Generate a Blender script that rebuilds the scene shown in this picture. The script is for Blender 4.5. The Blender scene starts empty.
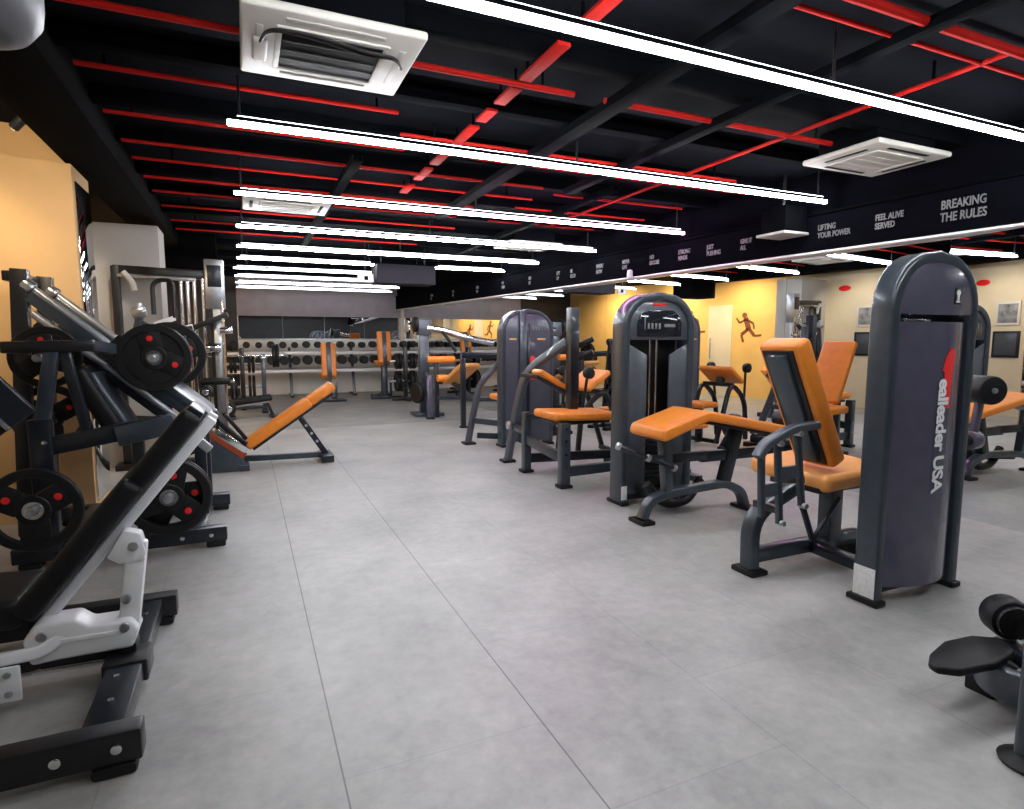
import bpy, bmesh, math, random
from mathutils import Vector, Matrix, Euler
random.seed(7)
PI = math.pi
scene = bpy.context.scene
C = scene.collection
V = Vector

# ------------------------------------------------------------------ materials
def mat(name, col, rough=.5, metal=0., noise=0., nscale=8., bump=0., bscale=60., emit=None, estr=0., spec=.5, coat=0.):
    m = bpy.data.materials.new(name); m.use_nodes = True
    nt = m.node_tree; b = nt.nodes['Principled BSDF']
    b.inputs['Base Color'].default_value = (*col, 1)
    b.inputs['Roughness'].default_value = rough
    b.inputs['Metallic'].default_value = metal
    b.inputs['Specular IOR Level'].default_value = spec
    b.inputs['Coat Weight'].default_value = coat
    if emit:
        b.inputs['Emission Color'].default_value = (*emit, 1)
        b.inputs['Emission Strength'].default_value = estr
    tc = nt.nodes.new('ShaderNodeTexCoord')
    if noise:
        n = nt.nodes.new('ShaderNodeTexNoise'); n.inputs['Scale'].default_value = nscale
        n.inputs['Detail'].default_value = 5
        nt.links.new(tc.outputs['Object'], n.inputs['Vector'])
        r = nt.nodes.new('ShaderNodeValToRGB')
        r.color_ramp.elements[0].position = .3; r.color_ramp.elements[1].position = .7
        r.color_ramp.elements[0].color = (*[c*(1-noise) for c in col], 1)
        r.color_ramp.elements[1].color = (*[min(1, c*(1+noise)) for c in col], 1)
        nt.links.new(n.outputs['Fac'], r.inputs['Fac'])
        nt.links.new(r.outputs['Color'], b.inputs['Base Color'])
    if bump:
        n2 = nt.nodes.new('ShaderNodeTexNoise'); n2.inputs['Scale'].default_value = bscale
        n2.inputs['Detail'].default_value = 4
        nt.links.new(tc.outputs['Object'], n2.inputs['Vector'])
        bp = nt.nodes.new('ShaderNodeBump'); bp.inputs['Strength'].default_value = bump
        bp.inputs['Distance'].default_value = .004
        nt.links.new(n2.outputs['Fac'], bp.inputs['Height'])
        nt.links.new(bp.outputs['Normal'], b.inputs['Normal'])
    return m

M = {
 'slate':  mat('slate_paint', (.042,.055,.072), .3, .25, .12, 20, coat=.3),
 'slate2': mat('slate_cover', (.095,.092,.135), .22, .2, .08, 12, coat=.4),
 'slate3': mat('slate_cover_blue', (.07,.083,.105), .34, .2, .08, 12, coat=.3),
 'navy':   mat('dark_navy_paint', (.013,.017,.025), .35, .3, .15, 20, coat=.2),
 'black':  mat('black_paint', (.008,.008,.010), .4, .1, .2, 20),
 'vinyl':  mat('black_vinyl', (.006,.006,.008), .48, 0, .2, 30, .25, 200, spec=.3),
 'rubber': mat('black_rubber', (.005,.005,.006), .5, 0, .2, 40, .2, 150, spec=.35),
 'orange': mat('orange_vinyl', (.80,.245,.022), .42, 0, .07, 14, .2, 220),
 'orange2':mat('pale_orange_vinyl', (.86,.37,.10), .45, 0, .07, 14, .2, 220),
 'white':  mat('white_paint', (.78,.79,.82), .35, 0, .03, 20, coat=.2),
 'chrome': mat('chrome', (.75,.76,.78), .18, 1, .05, 20),
 'steel':  mat('brushed_steel', (.5,.52,.55), .3, .9, .1, 30),
 'red':    mat('red_paint', (.36,.009,.006), .75, 0, .08, 20, emit=(1,.03,.015), estr=.0, spec=.1),
 'dot':    mat('red_emblem', (.8,.012,.012), .4, 0, .05, 20),
 'acwhite':mat('ac_plastic', (.50,.48,.44), .5, 0, .03, 10, spec=.3),
 'acdark': mat('ac_grille', (.006,.0065,.007), .7, 0, .1, 30, spec=.1),
 'slat':   mat('slat_grey', (.10,.10,.10), .6, 0, .05, 10, spec=.2),
 'silver': mat('silver_tube', (.42,.44,.48), .35, .6, .05, 20),
 'cable':  mat('cable_rubber', (.012,.011,.01), .5, 0, .1, 30),
 'light':  mat('led_diffuser', (.9,.9,.9), .4, 0, emit=(.95,.97,1.0), estr=72),
 'lightfar':mat('led_diffuser_far', (.9,.9,.9), .4, 0, emit=(.90,.94,1.0), estr=9),
 'pink':   mat('led_diffuser_pink', (.9,.6,.9), .4, 0, emit=(1.0,.42,.92), estr=48),
 'upglow':mat('added_upglow', (.9,.9,.9), .4, 0, emit=(.85,.9,1.0), estr=14),
 'warm':   mat('spot_lens', (1,.9,.7), .4, 0, emit=(1,.75,.4), estr=8),
 'ceil':   mat('black_ceiling', (.006,.0065,.009), .9, 0, .35, 1.5, .3, 20, spec=.03),
 'beam':   mat('black_beam', (.0022,.0025,.0035), .9, 0, .25, 6, spec=.02),
 'soffit': mat('charcoal_soffit', (.0025,.0025,.003), .9, 0, .2, 4, spec=.02),
 'fascia': mat('black_fascia', (.0028,.003,.005), .9, 0, .2, 5, spec=.02),
 'letter': mat('white_lettering', (.17,.17,.18), .5, 0, .15, 60),
 'letterw':mat('silver_lettering', (.8,.8,.82), .4, 0, .05, 60),
 'tan':    mat('warm_tan_plaster', (.72,.46,.22), .75, 0, .06, 3, .2, 40),
 'yellow': mat('yellow_wall', (.86,.53,.17), .7, 0, .06, 3, .2, 40),
 'cream':  mat('cream_wall', (.74,.64,.47), .75, 0, .05, 3, .2, 40),
 'pale':   mat('pale_plaster', (.42,.40,.37), .75, 0, .05, 3, .2, 40),
 'whitewall': mat('white_wall', (.72,.70,.66), .7, 0, .05, 3, .2, 40),
 'darkwall': mat('dark_wall', (.02,.02,.023), .6, 0, .2, 4),
 'boxdark':mat('box_dark', (.03,.028,.036), .8, 0, .1, 4, spec=.1),
 'rust':   mat('rust_red', (.30,.045,.008), .5, 0, .08, 20),
 'lilac':  mat('lilac_reflection', (.27,.25,.285), .6, 0, .1, 4),
 'brown':  mat('brown_silhouette', (.22,.06,.02), .6, 0, .2, 10),
 'glassd': mat('dark_display', (.012,.014,.02), .08, 0, .1, 10, coat=.6),
 'sticker':mat('sticker_white', (.8,.8,.8), .5, 0, .1, 60),
 'pose':   mat('poster_grey', (.25,.25,.27), .5, 0, .6, 9),
 'duct':   mat('duct_metal', (.15,.155,.17), .45, .2, .05, 4),
 'matgrey':mat('grey_deck', (.12,.12,.13), .6, 0, .2, 40),
}

def mirror_mat():
    m = mat('mirror_glass', (.80,.82,.82), .0, 1.0)
    return m
M['mirror'] = mirror_mat()

def floor_mat():
    m = bpy.data.materials.new('concrete_tile'); m.use_nodes = True
    nt = m.node_tree; N = nt.nodes; L = nt.links; b = N['Principled BSDF']
    tc = N.new('ShaderNodeTexCoord')
    n1 = N.new('ShaderNodeTexNoise'); n1.inputs['Scale'].default_value = 1.3; n1.inputs['Detail'].default_value = 8; n1.inputs['Roughness'].default_value = .62
    n2 = N.new('ShaderNodeTexNoise'); n2.inputs['Scale'].default_value = 14; n2.inputs['Detail'].default_value = 8; n2.inputs['Roughness'].default_value = .7
    L.new(tc.outputs['Object'], n1.inputs['Vector']); L.new(tc.outputs['Object'], n2.inputs['Vector'])
    mx = N.new('ShaderNodeMix'); mx.data_type = 'FLOAT'; mx.inputs[0].default_value = .4
    L.new(n1.outputs['Fac'], mx.inputs[2]); L.new(n2.outputs['Fac'], mx.inputs[3])
    r = N.new('ShaderNodeValToRGB')
    r.color_ramp.elements[0].position = .32; r.color_ramp.elements[1].position = .68
    r.color_ramp.elements[0].color = (.235,.234,.227,1); r.color_ramp.elements[1].color = (.50,.496,.483,1)
    L.new(mx.outputs[0], r.inputs['Fac'])
    def brick(w, h, off, mort, ms, rot, loc):
        br = N.new('ShaderNodeTexBrick'); br.offset = off; br.inputs['Scale'].default_value = 1
        br.inputs['Brick Width'].default_value = w; br.inputs['Row Height'].default_value = h
        br.inputs['Mortar Size'].default_value = ms; br.inputs['Mortar Smooth'].default_value = .3
        br.inputs['Color1'].default_value = (1,1,1,1); br.inputs['Color2'].default_value = (.955,.957,.96,1); br.inputs['Mortar'].default_value = (mort,mort,mort,1)
        mp = N.new('ShaderNodeMapping'); mp.inputs['Location'].default_value = loc; mp.inputs['Rotation'].default_value = (0,0,rot)
        L.new(tc.outputs['Object'], mp.inputs['Vector']); L.new(mp.outputs['Vector'], br.inputs['Vector'])
        return br
    brA = brick(.66, 100, 0, .42, .0032, 0, (.115,50,0))
    brB = brick(1.0, .66, .42, .82, .0025, PI/2, (.3,.115,0))
    sx = N.new('ShaderNodeSeparateXYZ'); L.new(tc.outputs['Object'], sx.inputs[0])
    ab = N.new('ShaderNodeMath'); ab.operation = 'ADD'; ab.inputs[1].default_value = 1.10; L.new(sx.outputs[0], ab.inputs[0])
    a2 = N.new('ShaderNodeMath'); a2.operation = 'ABSOLUTE'; L.new(ab.outputs[0], a2.inputs[0])
    mk = N.new('ShaderNodeMapRange'); mk.inputs[1].default_value = .45; mk.inputs[2].default_value = .55; mk.inputs[3].default_value = 1; mk.inputs[4].default_value = .12
    L.new(a2.outputs[0], mk.inputs[0])
    m1 = N.new('ShaderNodeMix'); m1.data_type = 'RGBA'; m1.blend_type = 'MULTIPLY'
    L.new(mk.outputs[0], m1.inputs[0]); L.new(r.outputs['Color'], m1.inputs[6]); L.new(brA.outputs['Color'], m1.inputs[7])
    mm = N.new('ShaderNodeMix'); mm.data_type = 'RGBA'; mm.blend_type = 'MULTIPLY'; mm.inputs[0].default_value = 1
    L.new(m1.outputs[2], mm.inputs[6]); L.new(brB.outputs['Color'], mm.inputs[7])
    L.new(mm.outputs[2], b.inputs['Base Color'])
    b.inputs['Roughness'].default_value = .36
    rr = N.new('ShaderNodeMapRange'); rr.inputs[3].default_value = .34; rr.inputs[4].default_value = .52; b.inputs['Specular IOR Level'].default_value = .85
    L.new(n2.outputs['Fac'], rr.inputs[0]); L.new(rr.outputs[0], b.inputs['Roughness'])
    bp = N.new('ShaderNodeBump'); bp.inputs['Strength'].default_value = .12; bp.inputs['Distance'].default_value = .003
    L.new(n2.outputs['Fac'], bp.inputs['Height']); L.new(bp.outputs['Normal'], b.inputs['Normal'])
    return m
M['floor'] = floor_mat()
M['floor2'] = mat('grey_rubber_floor', (.30,.30,.295), .55, 0, .15, 3, .2, 80)

# ------------------------------------------------------------------ mesh builder
class MB:
    def __init__(s): s.bm = bmesh.new()
    def _merge(s, b2):
        me = bpy.data.meshes.new('tmp'); b2.to_mesh(me); b2.free(); s.bm.from_mesh(me); bpy.data.meshes.remove(me); return s
    def box(s, c, size, rot=(0,0,0), bev=.004, seg=2, mtx=None):
        b = bmesh.new(); bmesh.ops.create_cube(b, size=1)
        for v in b.verts: v.co = V((v.co.x*size[0], v.co.y*size[1], v.co.z*size[2]))
        if bev: bmesh.ops.bevel(b, geom=b.edges[:], offset=min(bev, min(size)*.49), segments=seg, profile=.5, affect='EDGES')
        R = mtx if mtx is not None else Euler(rot).to_matrix()
        for v in b.verts: v.co = R @ v.co + V(c)
        return s._merge(b)
    def bb(s, x0, x1, y0, y1, z0, z1, bev=.004, seg=2):
        return s.box(((x0+x1)/2,(y0+y1)/2,(z0+z1)/2), (abs(x1-x0),abs(y1-y0),abs(z1-z0)), bev=bev, seg=seg)
    def bar(s, p0, p1, w, h, bev=.006, seg=2, side=None):
        # rectangular bar from p0 to p1; w along the sideways axis, h across it
        p0 = V(p0); p1 = V(p1); d = (p1-p0); L = d.length; z = d/L
        if side is None:
            x = z.cross(V((0,0,1)))
            if x.length < 1e-3: x = V((1,0,0))
        else:
            x = V(side) - V(side).dot(z)*z
        x.normalize(); y = z.cross(x)
        R = Matrix((x,y,z)).transposed()
        return s.box((p0+p1)/2, (w,h,L), bev=bev, seg=seg, mtx=R)
    def sweep(s, path, sec, closed=False):
        # sec: list of (a,b); a along the fixed side axis of the path, b across
        pts = [V(p) for p in path]; n = len(pts)
        b = bmesh.new(); rings = []
        t0 = (pts[1]-pts[0]).normalized()
        nrm = t0.cross(V((0,0,1)))
        if nrm.length < 1e-3: nrm = V((0,1,0)) if abs(t0.z) > .99 else V((1,0,0))
        # plane normal of the path keeps the section from twisting
        for i in range(2, n):
            q = (pts[1]-pts[0]).cross(pts[i]-pts[0])
            if q.length > 1e-4: nrm = q; break
        nrm = nrm.normalized()
        for i in range(n):
            if i == 0: t = pts[1]-pts[0]
            elif i == n-1: t = pts[-1]-pts[-2]
            else: t = (pts[i+1]-pts[i]).normalized() + (pts[i]-pts[i-1]).normalized()
            t.normalize()
            a = nrm - nrm.dot(t)*t
            if a.length < 1e-4: a = t.orthogonal()
            a.normalize(); c2 = t.cross(a)
            k = 1.
            if 0 < i < n-1:
                cs = max(.5, t.dot((pts[i]-pts[i-1]).normalized())); k = 1/cs
            rings.append([b.verts.new(pts[i] + a*p + c2*q*k) for p, q in sec])
        m = len(sec)
        for i in range(n-1):
            for j in range(m):
                b.faces.new((rings[i][j], rings[i][(j+1)%m], rings[i+1][(j+1)%m], rings[i+1][j]))
        b.faces.new(rings[0][::-1]); b.faces.new(rings[-1])
        bmesh.ops.recalc_face_normals(b, faces=b.faces[:])
        return s._merge(b)
    def tube(s, path, r, n=12):
        return s.sweep(path, [(r*math.cos(2*PI*i/n), r*math.sin(2*PI*i/n)) for i in range(n)])
    def rtube(s, path, w, h, r=.01):
        # rounded rectangle section: w along the path-plane normal, h in the plane
        sec = []
        for cx, cy, a0 in ((w/2-r,h/2-r,0),(-w/2+r,h/2-r,PI/2),(-w/2+r,-h/2+r,PI),(w/2-r,-h/2+r,1.5*PI)):
            for k in range(4):
                a = a0 + k*PI/6; sec.append((cx+r*math.cos(a), cy+r*math.sin(a)))
        return s.sweep(path, sec)
    def cyl(s, p0, p1, r, n=20, bev=.003, r2=None):
        p0 = V(p0); p1 = V(p1); d = p1-p0; L = d.length
        b = bmesh.new(); bmesh.ops.create_cone(b, cap_ends=True, segments=n, radius1=r, radius2=r if r2 is None else r2, depth=L)
        if bev:
            ed = [e for e in b.edges if len(e.link_faces) == 2 and any(len(f.verts) > 4 for f in e.link_faces)]
            bmesh.ops.bevel(b, geom=ed, offset=min(bev, L*.4, r*.4), segments=2, profile=.5, affect='EDGES')
        q = V((0,0,1)).rotation_difference(d.normalized()).to_matrix()
        for v in b.verts: v.co = q @ v.co + (p0+p1)/2
        return s._merge(b)
    def lathe(s, prof, org, axis, n=32):
        # prof: (radius, height) list, closed loop if it starts and ends off the axis
        b = bmesh.new(); ax = V(axis).normalized(); u = ax.orthogonal().normalized(); w = ax.cross(u); org = V(org)
        rings = []
        for r, h in prof:
            if r < 1e-6: rings.append([b.verts.new(org+ax*h)])
            else: rings.append([b.verts.new(org+ax*h+(u*math.cos(2*PI*i/n)+w*math.sin(2*PI*i/n))*r) for i in range(n)])
        for i in range(len(rings)-1):
            A, B = rings[i], rings[i+1]
            for j in range(n):
                k = (j+1) % n
                if len(A) == 1 and len(B) > 1: b.faces.new((A[0], B[j], B[k]))
                elif len(B) == 1 and len(A) > 1: b.faces.new((A[j], B[0], A[k]))
                elif len(A) > 1: b.faces.new((A[j], B[j], B[k], A[k]))
        bmesh.ops.recalc_face_normals(b, faces=b.faces[:])
        return s._merge(b)
    def prism(s, poly, org, u, v, depth, bev=.004, seg=2):
        # poly (a,b) in the u,v plane at org, extruded by depth along u x v
        b = bmesh.new(); u = V(u).normalized(); v = V(v).normalized(); w = u.cross(v); org = V(org)
        f = b.faces.new([b.verts.new(org+u*p+v*q) for p, q in poly])
        ex = bmesh.ops.extrude_face_region(b, geom=[f])
        for e in ex['geom']:
            if isinstance(e, bmesh.types.BMVert): e.co += w*depth
        bmesh.ops.recalc_face_normals(b, faces=b.faces[:])
        if bev: 
            ed = [e for e in b.edges if e.calc_face_angle(0) > .5]
            bmesh.ops.bevel(b, geom=ed, offset=bev, segments=seg, profile=.5, affect='EDGES')
        return s._merge(b)
    def build(s, name, m, parent=None, ang=35):
        me = bpy.data.meshes.new(name)
        if parent is not None:
            off = parent_world(parent)
            for v in s.bm.verts: v.co -= off
        else:
            off = V((0,0,0))
            xs = [v.co for v in s.bm.verts]
            mn = V((min(p.x for p in xs), min(p.y for p in xs), min(p.z for p in xs)))
            mxx = V((max(p.x for p in xs), max(p.y for p in xs), max(p.z for p in xs)))
            off = V(((mn.x+mxx.x)/2, (mn.y+mxx.y)/2, mn.z))
            for v in s.bm.verts: v.co -= off
        s.bm.to_mesh(me); s.bm.free()
        me.materials.append(M[m] if isinstance(m, str) else m)
        me.shade_smooth(); me.set_sharp_from_angle(angle=math.radians(ang))
        o = bpy.data.objects.new(name, me); C.objects.link(o)
        if parent is not None: o.parent = parent
        else: o.location = off
        return o

def parent_world(p):
    t = V((0,0,0))
    while p is not None: t = t + V(p.location); p = p.parent
    return t
def tag(o, label, cat, group=None, kind=None):
    if label: o['label'] = label
    if cat: o['category'] = cat
    if group: o['group'] = group
    if kind: o['kind'] = kind
    return o
def thing(name, loc, label, cat, group=None):
    o = bpy.data.objects.new(name, None); o.empty_display_size = .1; C.objects.link(o); o.location = loc
    return tag(o, label, cat, group)
def struct(mb, name, m, label, cat, parent=None):
    o = mb.build(name, m, parent); o['kind'] = 'structure'
    return tag(o, label, cat)
def dup(root, loc, label, rotz=None):
    r = root.copy(); C.objects.link(r); r.location = loc; r['label'] = label
    if rotz is not None: r.rotation_euler = (0,0,rotz)
    for ch in list(root.children):
        c = ch.copy(); C.objects.link(c); c.parent = r
        for g in ch.children:
            d = g.copy(); C.objects.link(d); d.parent = c
    return r
def fillet(pts, r, n=6):
    out = [V(pts[0])]
    for i in range(1, len(pts)-1):
        a, b, c = V(pts[i-1]), V(pts[i]), V(pts[i+1])
        rr = min(r, (a-b).length*.48, (c-b).length*.48)
        p = b+(a-b).normalized()*rr; q = b+(c-b).normalized()*rr
        for k in range(n+1):
            t = k/n; out.append(p*(1-t)**2 + b*2*t*(1-t) + q*t*t)
    out.append(V(pts[-1])); return out

def text_bm(body, size, xd, yd, org, align='LEFT', ext=.002, spacing=1., line=.9, bold=0., sx=1.):
    cu = bpy.data.curves.new('t', 'FONT'); cu.body = body; cu.size = size; cu.align_x = align
    cu.extrude = ext; cu.resolution_u = 3; cu.space_character = spacing; cu.space_line = line; cu.offset = bold
    ob = bpy.data.objects.new('t', cu); C.objects.link(ob)
    bpy.context.view_layer.update()
    dg = bpy.context.evaluated_depsgraph_get()
    me = bpy.data.meshes.new_from_object(ob.evaluated_get(dg))
    bpy.data.objects.remove(ob)
    xd = V(xd).normalized(); yd = V(yd).normalized(); zd = xd.cross(yd); org = V(org)
    for v in me.vertices: v.co = org + xd*v.co.x*sx + yd*v.co.y + zd*v.co.z
    mb = MB(); mb.bm.from_mesh(me); bpy.data.meshes.remove(me)
    return mb
def pads(mb, c, size, rot=(0,0,0), b=.03): return mb.box(c, size, rot, bev=b, seg=4)

# ------------------------------------------------------------------ room
def WX(y): return 5.05 - .09*y
WU = V((-.09,1,0)).normalized()          # along the right wall, away from the camera
WN = V((-1,-.09,0)).normalized()         # out of the right wall into the room
def wallpt(y, z, off=0): return V((WX(y), y, z)) + WN*off

Y0, Y1 = -3.2, 15.3
struct(MB().bb(-2.2, 5.5, Y0, 9.18, -.1, 0, 0), 'floor', 'floor', 'pale grey concrete tile floor of the front half of the gym', 'floor')
struct(MB().bb(-2.2, 5.5, 9.18, Y1+.2, -.1, 0, 0), 'floor.001', 'floor2', 'darker grey rubber floor at the far end of the gym', 'floor')
struct(MB().bb(-2.3, 5.6, Y0, Y1+.2, 2.75, 2.85, 0), 'ceiling', 'ceil', 'black open ceiling of the gym', 'ceiling')
# right wall behind the mirrors
mb = MB(); mb.bar(wallpt(Y0, 1.375, -.09), wallpt(Y1+.2, 1.375, -.09), .14, 2.75, 0, side=(1,0,0)); struct(mb, 'wall_right', 'whitewall', 'right wall carrying the long mirror', 'wall')
wm = thing('wall_mirror', wallpt(5, 0, .01), 'long floor-height mirror covering the right wall under the black fascia', 'mirror')
y = -2.6; k = 0
while y < Y1-.4:
    ye = min(y+1.35, Y1-.05)
    if k == 3:   # this pane stands slightly skewed to its neighbours
        e1 = wallpt(ye-.001,1.026,.002); e0 = e1 + V((-.044,-.999,0))*1.35
        mb = MB(); mb.bar(e0, e1, .012, 2.05, .0, side=(1,0,0)); mb.build('mirror_panel', 'mirror', wm); y = ye; k += 1; continue
    mb = MB(); mb.bar(wallpt(y+.001, 1.026, .002), wallpt(ye-.001, 1.026, .002), .012, 2.05, .0, side=(1,0,0)); mb.build('mirror_panel', 'mirror', wm)
    y = ye; k += 1
mb = MB(); mb.bar(wallpt(Y0, 2.225, .05), wallpt(Y1, 2.225, .05), .10, .31, .003, side=(1,0,0))
fas = struct(mb, 'trim_1', 'fascia', 'black fascia band of white slogans above the right mirror', 'fascia')
mb = MB(); mb.bar(wallpt(Y0, 2.39, .06), wallpt(Y1, 2.39, .06), .12, .022, .002, side=(1,0,0))
struct(mb, 'trim_2', 'beam', 'black ledge along the top of the slogan fascia', 'trim')
mb = MB(); mb.bar(wallpt(Y0, 2.061, .06), wallpt(Y1, 2.061, .06), .10, .018, .002, side=(1,0,0))
struct(mb, 'trim_3', 'white', 'thin white strip along the lower edge of the slogan fascia', 'trim')
mb = MB(); mb.bar(wallpt(Y0, 2.575, .03), wallpt(Y1, 2.575, .03), .06, .348, .002, side=(1,0,0))
struct(mb, 'trim_40', 'fascia', 'black painted strip between slogan fascia and ceiling', 'trim')
slog = [('BREAKING\nTHE RULES', 2.84, .088), ('FEEL ALIVE\nSERVED', 3.31, .066), ('LIFTING\nYOUR POWER', 3.80, .066), ('GIVE IT\nALL', 4.62, .062),
        ('JUST\nPUSHING', 5.05, .066), ('STRONG\nMINDS', 5.46, .066), ('NO\nEXCUSE', 5.92, .066), ('NEVER\nGIVE', 6.42, .066), ('SWEAT\nNOW', 6.95, .07), ('BE\nBOLD', 7.55, .07), ('LIFT\nUP', 7.9, .07), ('GO\nFIT', 8.7, .07), ('NO\nPAIN', 9.6, .07), ('RUN\nON', 10.6, .07), ('EAT\nFIT', 11.7, .07), ('TRAIN\nON', 12.9, .07), ('TRAIN\nHARD', 2.32, .085)]
for t, yy, sz in slog:
    mb = text_bm(t, sz, -WU, (0,0,1), wallpt(yy, 2.245, .104), ext=.002, line=1.0, bold=.0015, sx=.68)
    mb.build('slogan_lettering', 'letter', fas)
# speaker box hanging in front of the fascia
ws = thing('ceiling_speaker', (4.42,3.97,2.25), 'dark box speaker hanging in front of the slogan fascia on a beige bracket', 'speaker')
MB().bb(4.30,4.56,3.87,4.14,2.24,2.46,.01).build('cabinet', 'beam', ws)
MB().bb(4.27,4.57,3.85,4.16,2.215,2.238,.004).build('bracket', 'pale', ws)
MB().cyl((4.42,4.0,2.45),(4.42,4.0,2.75),.012,10).build('hanger', 'black', ws)
dc = thing('dome_camera', wallpt(6.25,2.06,.12), 'small white dome camera under the slogan fascia', 'camera')
MB().lathe([(0,0),(.035,.005),(.04,.03),(.03,.1),(.0,.11)], wallpt(6.25,2.06,.12)+V((0,0,-.01)), (0,0,1), 16).build('housing', 'white', dc)

# left side: tan projecting wall, pillar, far walls
struct(MB().bb(-2.2,-1.05,5.2,5.72,0,2.75,.004), 'wall_left', 'tan', 'warm tan wall block jutting out on the left, lit by a spotlight', 'wall')
bm_ = thing('wall_mirror', (-1.04,5.45,.1), 'narrow mirror on the side of the tan wall block', 'mirror')
MB().bb(-1.048,-1.040,5.25,5.70,.1,2.42,.002).build('mirror_panel','mirror',bm_)
struct(MB().bb(-2.3,-2.0,Y0,8.1,0,2.75,0), 'wall_left.001', 'cream', 'cream side wall on the left', 'wall')
struct(MB().bb(-2.3,-2.0,8.1,Y1+.2,0,2.75,0), 'wall_left.002', 'yellow', 'yellow side wall farther along the left', 'wall')
struct(MB().bb(-1.62,-.75,7.15,7.65,0,2.45,.004), 'wall_pillar', 'pale', 'pale square pillar behind the cable station', 'pillar')
struct(MB().bb(-2.2,5.5,Y0-.15,Y0,0,2.75,0), 'wall_near', 'darkwall', 'dark wall behind the viewer', 'wall')
struct(MB().bb(-2.0,-.12,Y1,Y1+.15,0,2.75,0), 'wall_far', 'darkwall', 'dark stretch of the far wall left of its mirror', 'wall')
struct(MB().bb(-.12,4.4,Y1,Y1+.15,0,2.75,0), 'wall_far.001', 'whitewall', 'white far wall behind the dumbbell rack', 'wall')
fm = thing('wall_mirror', (1.8,Y1-.01,1.33), 'wide mirror on the far wall above the dumbbell rack', 'mirror')
for a in range(4):
    xa = -.1+a*.955
    MB().bb(xa+.003, xa+.952, Y1-.014, Y1-.002, 1.33, 1.86, 0).build('mirror_panel', 'mirror', fm)
struct(MB().bb(-.12,4.4,Y1-.02,Y1-.001,1.862,2.75,.002), 'trim_41', 'lilac', 'dull lilac panel added in place of reflections above the far mirror', 'trim')  # added panel; its lilac stands in for reflections and keeps mirrored lights out
MB().bb(-.12,3.74,Y1-.02,Y1-.002,1.30,1.328,.002).build('mirror_ledge', 'steel', fm)
# soffit on the left, dark cross beams and trays on the ceiling
struct(MB().bb(-1.08,-.74,Y0,9.3,2.52,2.75,.004), 'trim_4', 'soffit', 'charcoal soffit running along the left of the ceiling', 'soffit')
struct(MB().bb(-1.08,-.3,9.3,9.8,2.2,2.75,.004), 'trim_5', 'soffit', 'black bulkhead above the cable station', 'bulkhead')
for i, yy in enumerate((2.75,3.5,4.25,5.0,5.85,6.6,7.5,8.7,9.8,11,12.2,13.4)):
    struct(MB().bb(-.74, WX(yy)-.1, yy-.05, yy+.05, 2.66, 2.75, .003), 'trim_%d' % (6+i), 'beam', 'black ceiling joist', 'beam')
for i, (x, ya, yb, w) in enumerate(((1.98,-1.5,6.3,.10),(.82,4.6,9.6,.06),(2.72,-1.,4.9,.06),(3.05,4.6,9.5,.06))):
    ct = thing('cable_tray', (x,(ya+yb)/2,2.60), ['black cable tray under the ceiling right of the wide red pipe','black cable tray farther off over the middle of the floor','black cable tray at upper right running away from the viewer','black cable tray far off above the orange machines'][i], 'cable tray', 'cable trays under the ceiling')
    MB().bb(x-w/2,x+w/2,ya,yb,2.60,2.612,.002).build('tray_floor', 'beam', ct)
    for s in (-1,1): MB().bb(x+s*w/2-.006,x+s*w/2+.006,ya,yb,2.60,2.65,.002).build('tray_side', 'beam', ct)

# red pipes and strips on the ceiling
def rp(x0,y0,x1,y1,r,label,flat=False,z=None):
    mb = MB(); z = 2.66-(.018 if flat else r)
    label_ = label
    if flat: mb.bb(x0-r,x0+r,y0,y1,z,z+.018,.003)
    else: mb.tube([(x0,y0,z),((x0+x1)/2,(y0+y1)/2,z),(x1,y1,z)], r, 10)
    o = tag(mb.build('red_pipe', 'red'), label, 'pipe', 'red ceiling pipes')
    for f in (.08,.92): MB().bb(x0+(x1-x0)*f-.006,x0+(x1-x0)*f+.006,y0+(y1-y0)*f-.006,y0+(y1-y0)*f+.006,z,2.75,.001).build('pipe_clip','beam',o)
    return o
PZ = [(3.02,-.7,1.72,.016),(3.68,-.7,.9,.013),(4.36,-.7,1.1,.012),(4.93,-.7,2.5,.011),(5.36,-.7,2.6,.011),(5.92,-.7,2.2,.011),(6.45,-.7,2.2,.010),(7.1,-.7,2.4,.010),(7.9,-.7,2.4,.010),(8.5,-.7,2.3,.010)]
orde = ['first','second','third','fourth','fifth','sixth','seventh','eighth','ninth','tenth']
for i,(yy,xa,xb,r) in enumerate(PZ):
    rp(xa,yy,xb,yy,r,'thin red pipe crossing the left half of the ceiling, %s from the viewer' % orde[i])
for i,(yy,xa,xb,r) in enumerate([(1.74,.9,4.2,.022),(1.89,1.2,4.6,.012),(3.02,1.92,3.75,.017),(4.05,1.0,3.9,.012),(4.35,1.6,4.3,.011),(5.1,2.7,4.2,.011),(5.75,2.6,4.2,.011),(6.5,2.6,4.0,.010)]):
    rp(xa,yy,xb,yy,r,'red pipe crossing the right half of the ceiling, %s from the viewer' % orde[i])
SEG = [(.8,1.72),(2.0,2.42),(2.55,2.98),(3.07,3.32),(3.42,3.62),(3.72,4.1),(4.3,4.62),(4.75,5.1),(5.3,5.6),(5.95,6.3)]
for i,(ya,yb) in enumerate(SEG):
    rp(1.40,ya,1.40,yb,.035,'wide flat red ceiling strip in the middle row, %s length from the viewer' % orde[i], True)
rp(3.36,1.74,3.36,6.4,.013,'long thin red pipe running away from the viewer over the leg machines')

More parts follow.
